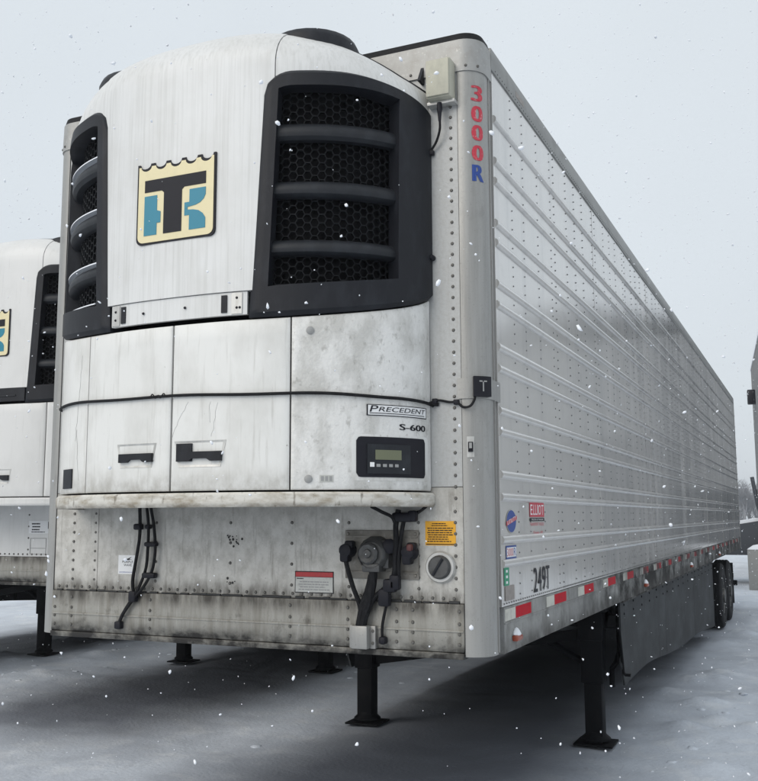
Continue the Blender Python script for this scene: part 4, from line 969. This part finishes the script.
tag(shd, 'tall grey ribbed metal shed with a dark wall lamp, beyond the trailer rear', 'building')

TREE = pm('haze_paled_twigs', (0.24, 0.245, 0.26), 0.8)  # twig grey lightened to paint distance haze into the far trees
def wood(name, spots, seed):
    """a far wood: bare crowns as sprays of thin twigs on tapered stems"""
    rnd = random.Random(seed); bm = bmesh.new()
    def stick(a, b, r0, r1):
        d = (b - a).normalized(); s = d.orthogonal().normalized(); t = d.cross(s)
        A = [bm.verts.new(a + (s * math.cos(k) + t * math.sin(k)) * r0) for k in (0, 2.1, 4.2)]; B = [bm.verts.new(b + (s * math.cos(k) + t * math.sin(k)) * r1) for k in (0, 2.1, 4.2)]
        for k in range(3): bm.faces.new([A[k], A[(k + 1) % 3], B[(k + 1) % 3], B[k]])
    def grow(p, d, L, rad, lev):
        e = p + d * L; stick(p, e, rad, rad * 0.6)
        if lev == 0: return
        for k in range(4 if lev > 1 else 5):
            q = p.lerp(e, rnd.uniform(0.35, 1.0)); nd = (d + Vector((rnd.uniform(-1, 1), rnd.uniform(-1, 1), rnd.uniform(-0.25, 0.8))) * 0.8).normalized()
            grow(q, nd, L * rnd.uniform(0.5, 0.75), rad * 0.5, lev - 1)
    for x, y, h in spots:
        grow(Vector((x, y, -0.2)), Vector((rnd.uniform(-.06, .06), rnd.uniform(-.06, .06), 1)).normalized(), h * 0.5, h * 0.028, 4 if h > 4 else 3)
    return from_bm(name, bm, TREE, None, recalc=False)
rnd = random.Random(21)
spots = [(rnd.uniform(-60, 30), rnd.uniform(105, 135), rnd.uniform(5.0, 7)) for _ in range(110)] + [(rnd.uniform(-12, 2), rnd.uniform(108, 140), rnd.uniform(3.5, 6.2)) for _ in range(40)]
tag(wood('far_wood', spots, 5), 'pale line of bare winter trees on the horizon beyond the trailer rear', 'trees', kind='stuff')
def conifers(name, spots, seed):
    """belt of spruces: tiers of drooping needle boughs round a stem"""
    rnd = random.Random(seed); vv, ff_ = [], []
    for x, y, h in spots:
        b = len(vv); vv += [(x - .12, y, -.2), (x + .12, y, -.2), (x, y, h)]; ff_.append((b, b + 1, b + 2))
        for k in range(150):
            t = rnd.random() ** 0.8; z = h * (0.06 + 0.92 * t); L = (1 - t) * h * 0.26 * rnd.uniform(0.6, 1.15) + 0.15; a = rnd.uniform(0, 6.283); w = rnd.uniform(0.16, 0.34) * (1.2 - t)
            c, s_ = math.cos(a), math.sin(a); dz = -L * rnd.uniform(0.15, 0.5); b = len(vv)
            vv += [(x - s_ * w, y + c * w, z), (x + s_ * w, y - c * w, z), (x + c * L + s_ * w * .3, y + s_ * L - c * w * .3, z + dz), (x + c * L * 0.6, y + s_ * L * 0.6, z + dz * 0.2 - 0.3)]
            ff_ += [(b, b + 1, b + 2), (b, b + 2, b + 3), (b + 1, b + 3, b + 2)]
    me = bpy.data.meshes.new(name); me.from_pydata(vv, [], ff_); me.update(); return link(name, me, pm('spruce_needles', (0.030, 0.042, 0.035), 0.7, 0, [((0.06, 0.07, 0.065), (0.6, 0.6, 0.6), 0.45, 0.7, 0.7)]))
spots = []  # out-of-view spruces, added and sized for the dark reflection along the trailer side
for k in range(120):
    az = rnd.uniform(4.2, 13); d = rnd.uniform(52, 74); spots.append((2 + d * math.sin(R(az)), d * math.cos(R(az)), (4.0 + 3.2 * min(1, (az - 4) / 5)) * min(1, (14.5 - az) / 5) * rnd.uniform(0.7, 1.15) * d / 60))
tag(conifers('added_conifers', spots, 6), 'unseen dark belt of spruces, added beyond the yard to darken the trailer side reflection', 'trees', kind='stuff')

# ------------------------------------------------------------------ falling snow: real flakes through the air of the yard
rnd = random.Random(4); fv, ff = [], []
bmf = bmesh.new(); bmesh.ops.create_icosphere(bmf, subdivisions=1, radius=1); bmf.verts.ensure_lookup_table()
ICO_V = [v.co.copy() for v in bmf.verts]; ICO_F = [tuple(v.index for v in fc.verts) for fc in bmf.faces]; bmf.free()
def flake(c, rad):
    ax = Vector((rnd.gauss(0, 1), rnd.gauss(0, 1), rnd.gauss(0, 1))).normalized(); b = len(fv); el = rnd.uniform(0.5, 2.2)
    for v in ICO_V:
        q = v * rad * rnd.uniform(0.55, 1.2); fv.append(c + q + ax * (q.dot(ax) * (el - 1)))
    for a in ICO_F: ff.append(tuple(b + k for k in a))
n = 0
while n < 30000:
    c = Vector((rnd.uniform(-7, 8), rnd.uniform(-3.6, 14), rnd.uniform(0.1, 7)))
    if (c - CAM).length < 1.9: continue
    if any(abs(c.x - a) < 1.36 and c.y > b + (-0.05 if abs(c.x - a) > 1.05 else -0.66) and c.z < 4.15 for a, b in TR): continue
    flake(c, (0.0016 + 0.0050 * rnd.random() ** 2) * (1.6 if rnd.random() < 0.05 else 1)); n += 1
me = bpy.data.meshes.new('falling_snow'); me.from_pydata([tuple(v) for v in fv], [], ff); me.update(); me.shade_smooth()
tag(link('falling_snow', me, 'flake'), 'white snowflakes drifting down through the yard air', 'snow', kind='stuff')

# ------------------------------------------------------------------ snowy air
HZ = bpy.data.materials.new('snowy_air'); HZ.use_nodes = True
for nd in list(HZ.node_tree.nodes):
    if nd.type == 'BSDF_PRINCIPLED': HZ.node_tree.nodes.remove(nd)
pv = HZ.node_tree.nodes.new('ShaderNodeVolumePrincipled'); pv.inputs['Color'].default_value = (0.92, 0.95, 1.0, 1); pv.inputs['Density'].default_value = 0.0014; pv.inputs['Anisotropy'].default_value = 0.2
HZ.node_tree.links.new(pv.outputs[0], HZ.node_tree.nodes['Material Output'].inputs['Volume'])
bm = bmesh.new(); bx(bm, -620, 620, -620, 620, -1.5, 14)
hz_ = from_bm('haze', bm, HZ); hz_['kind'] = 'stuff'; hz_['label'] = 'pale snowy haze filling the air of the yard'; hz_['category'] = 'haze'
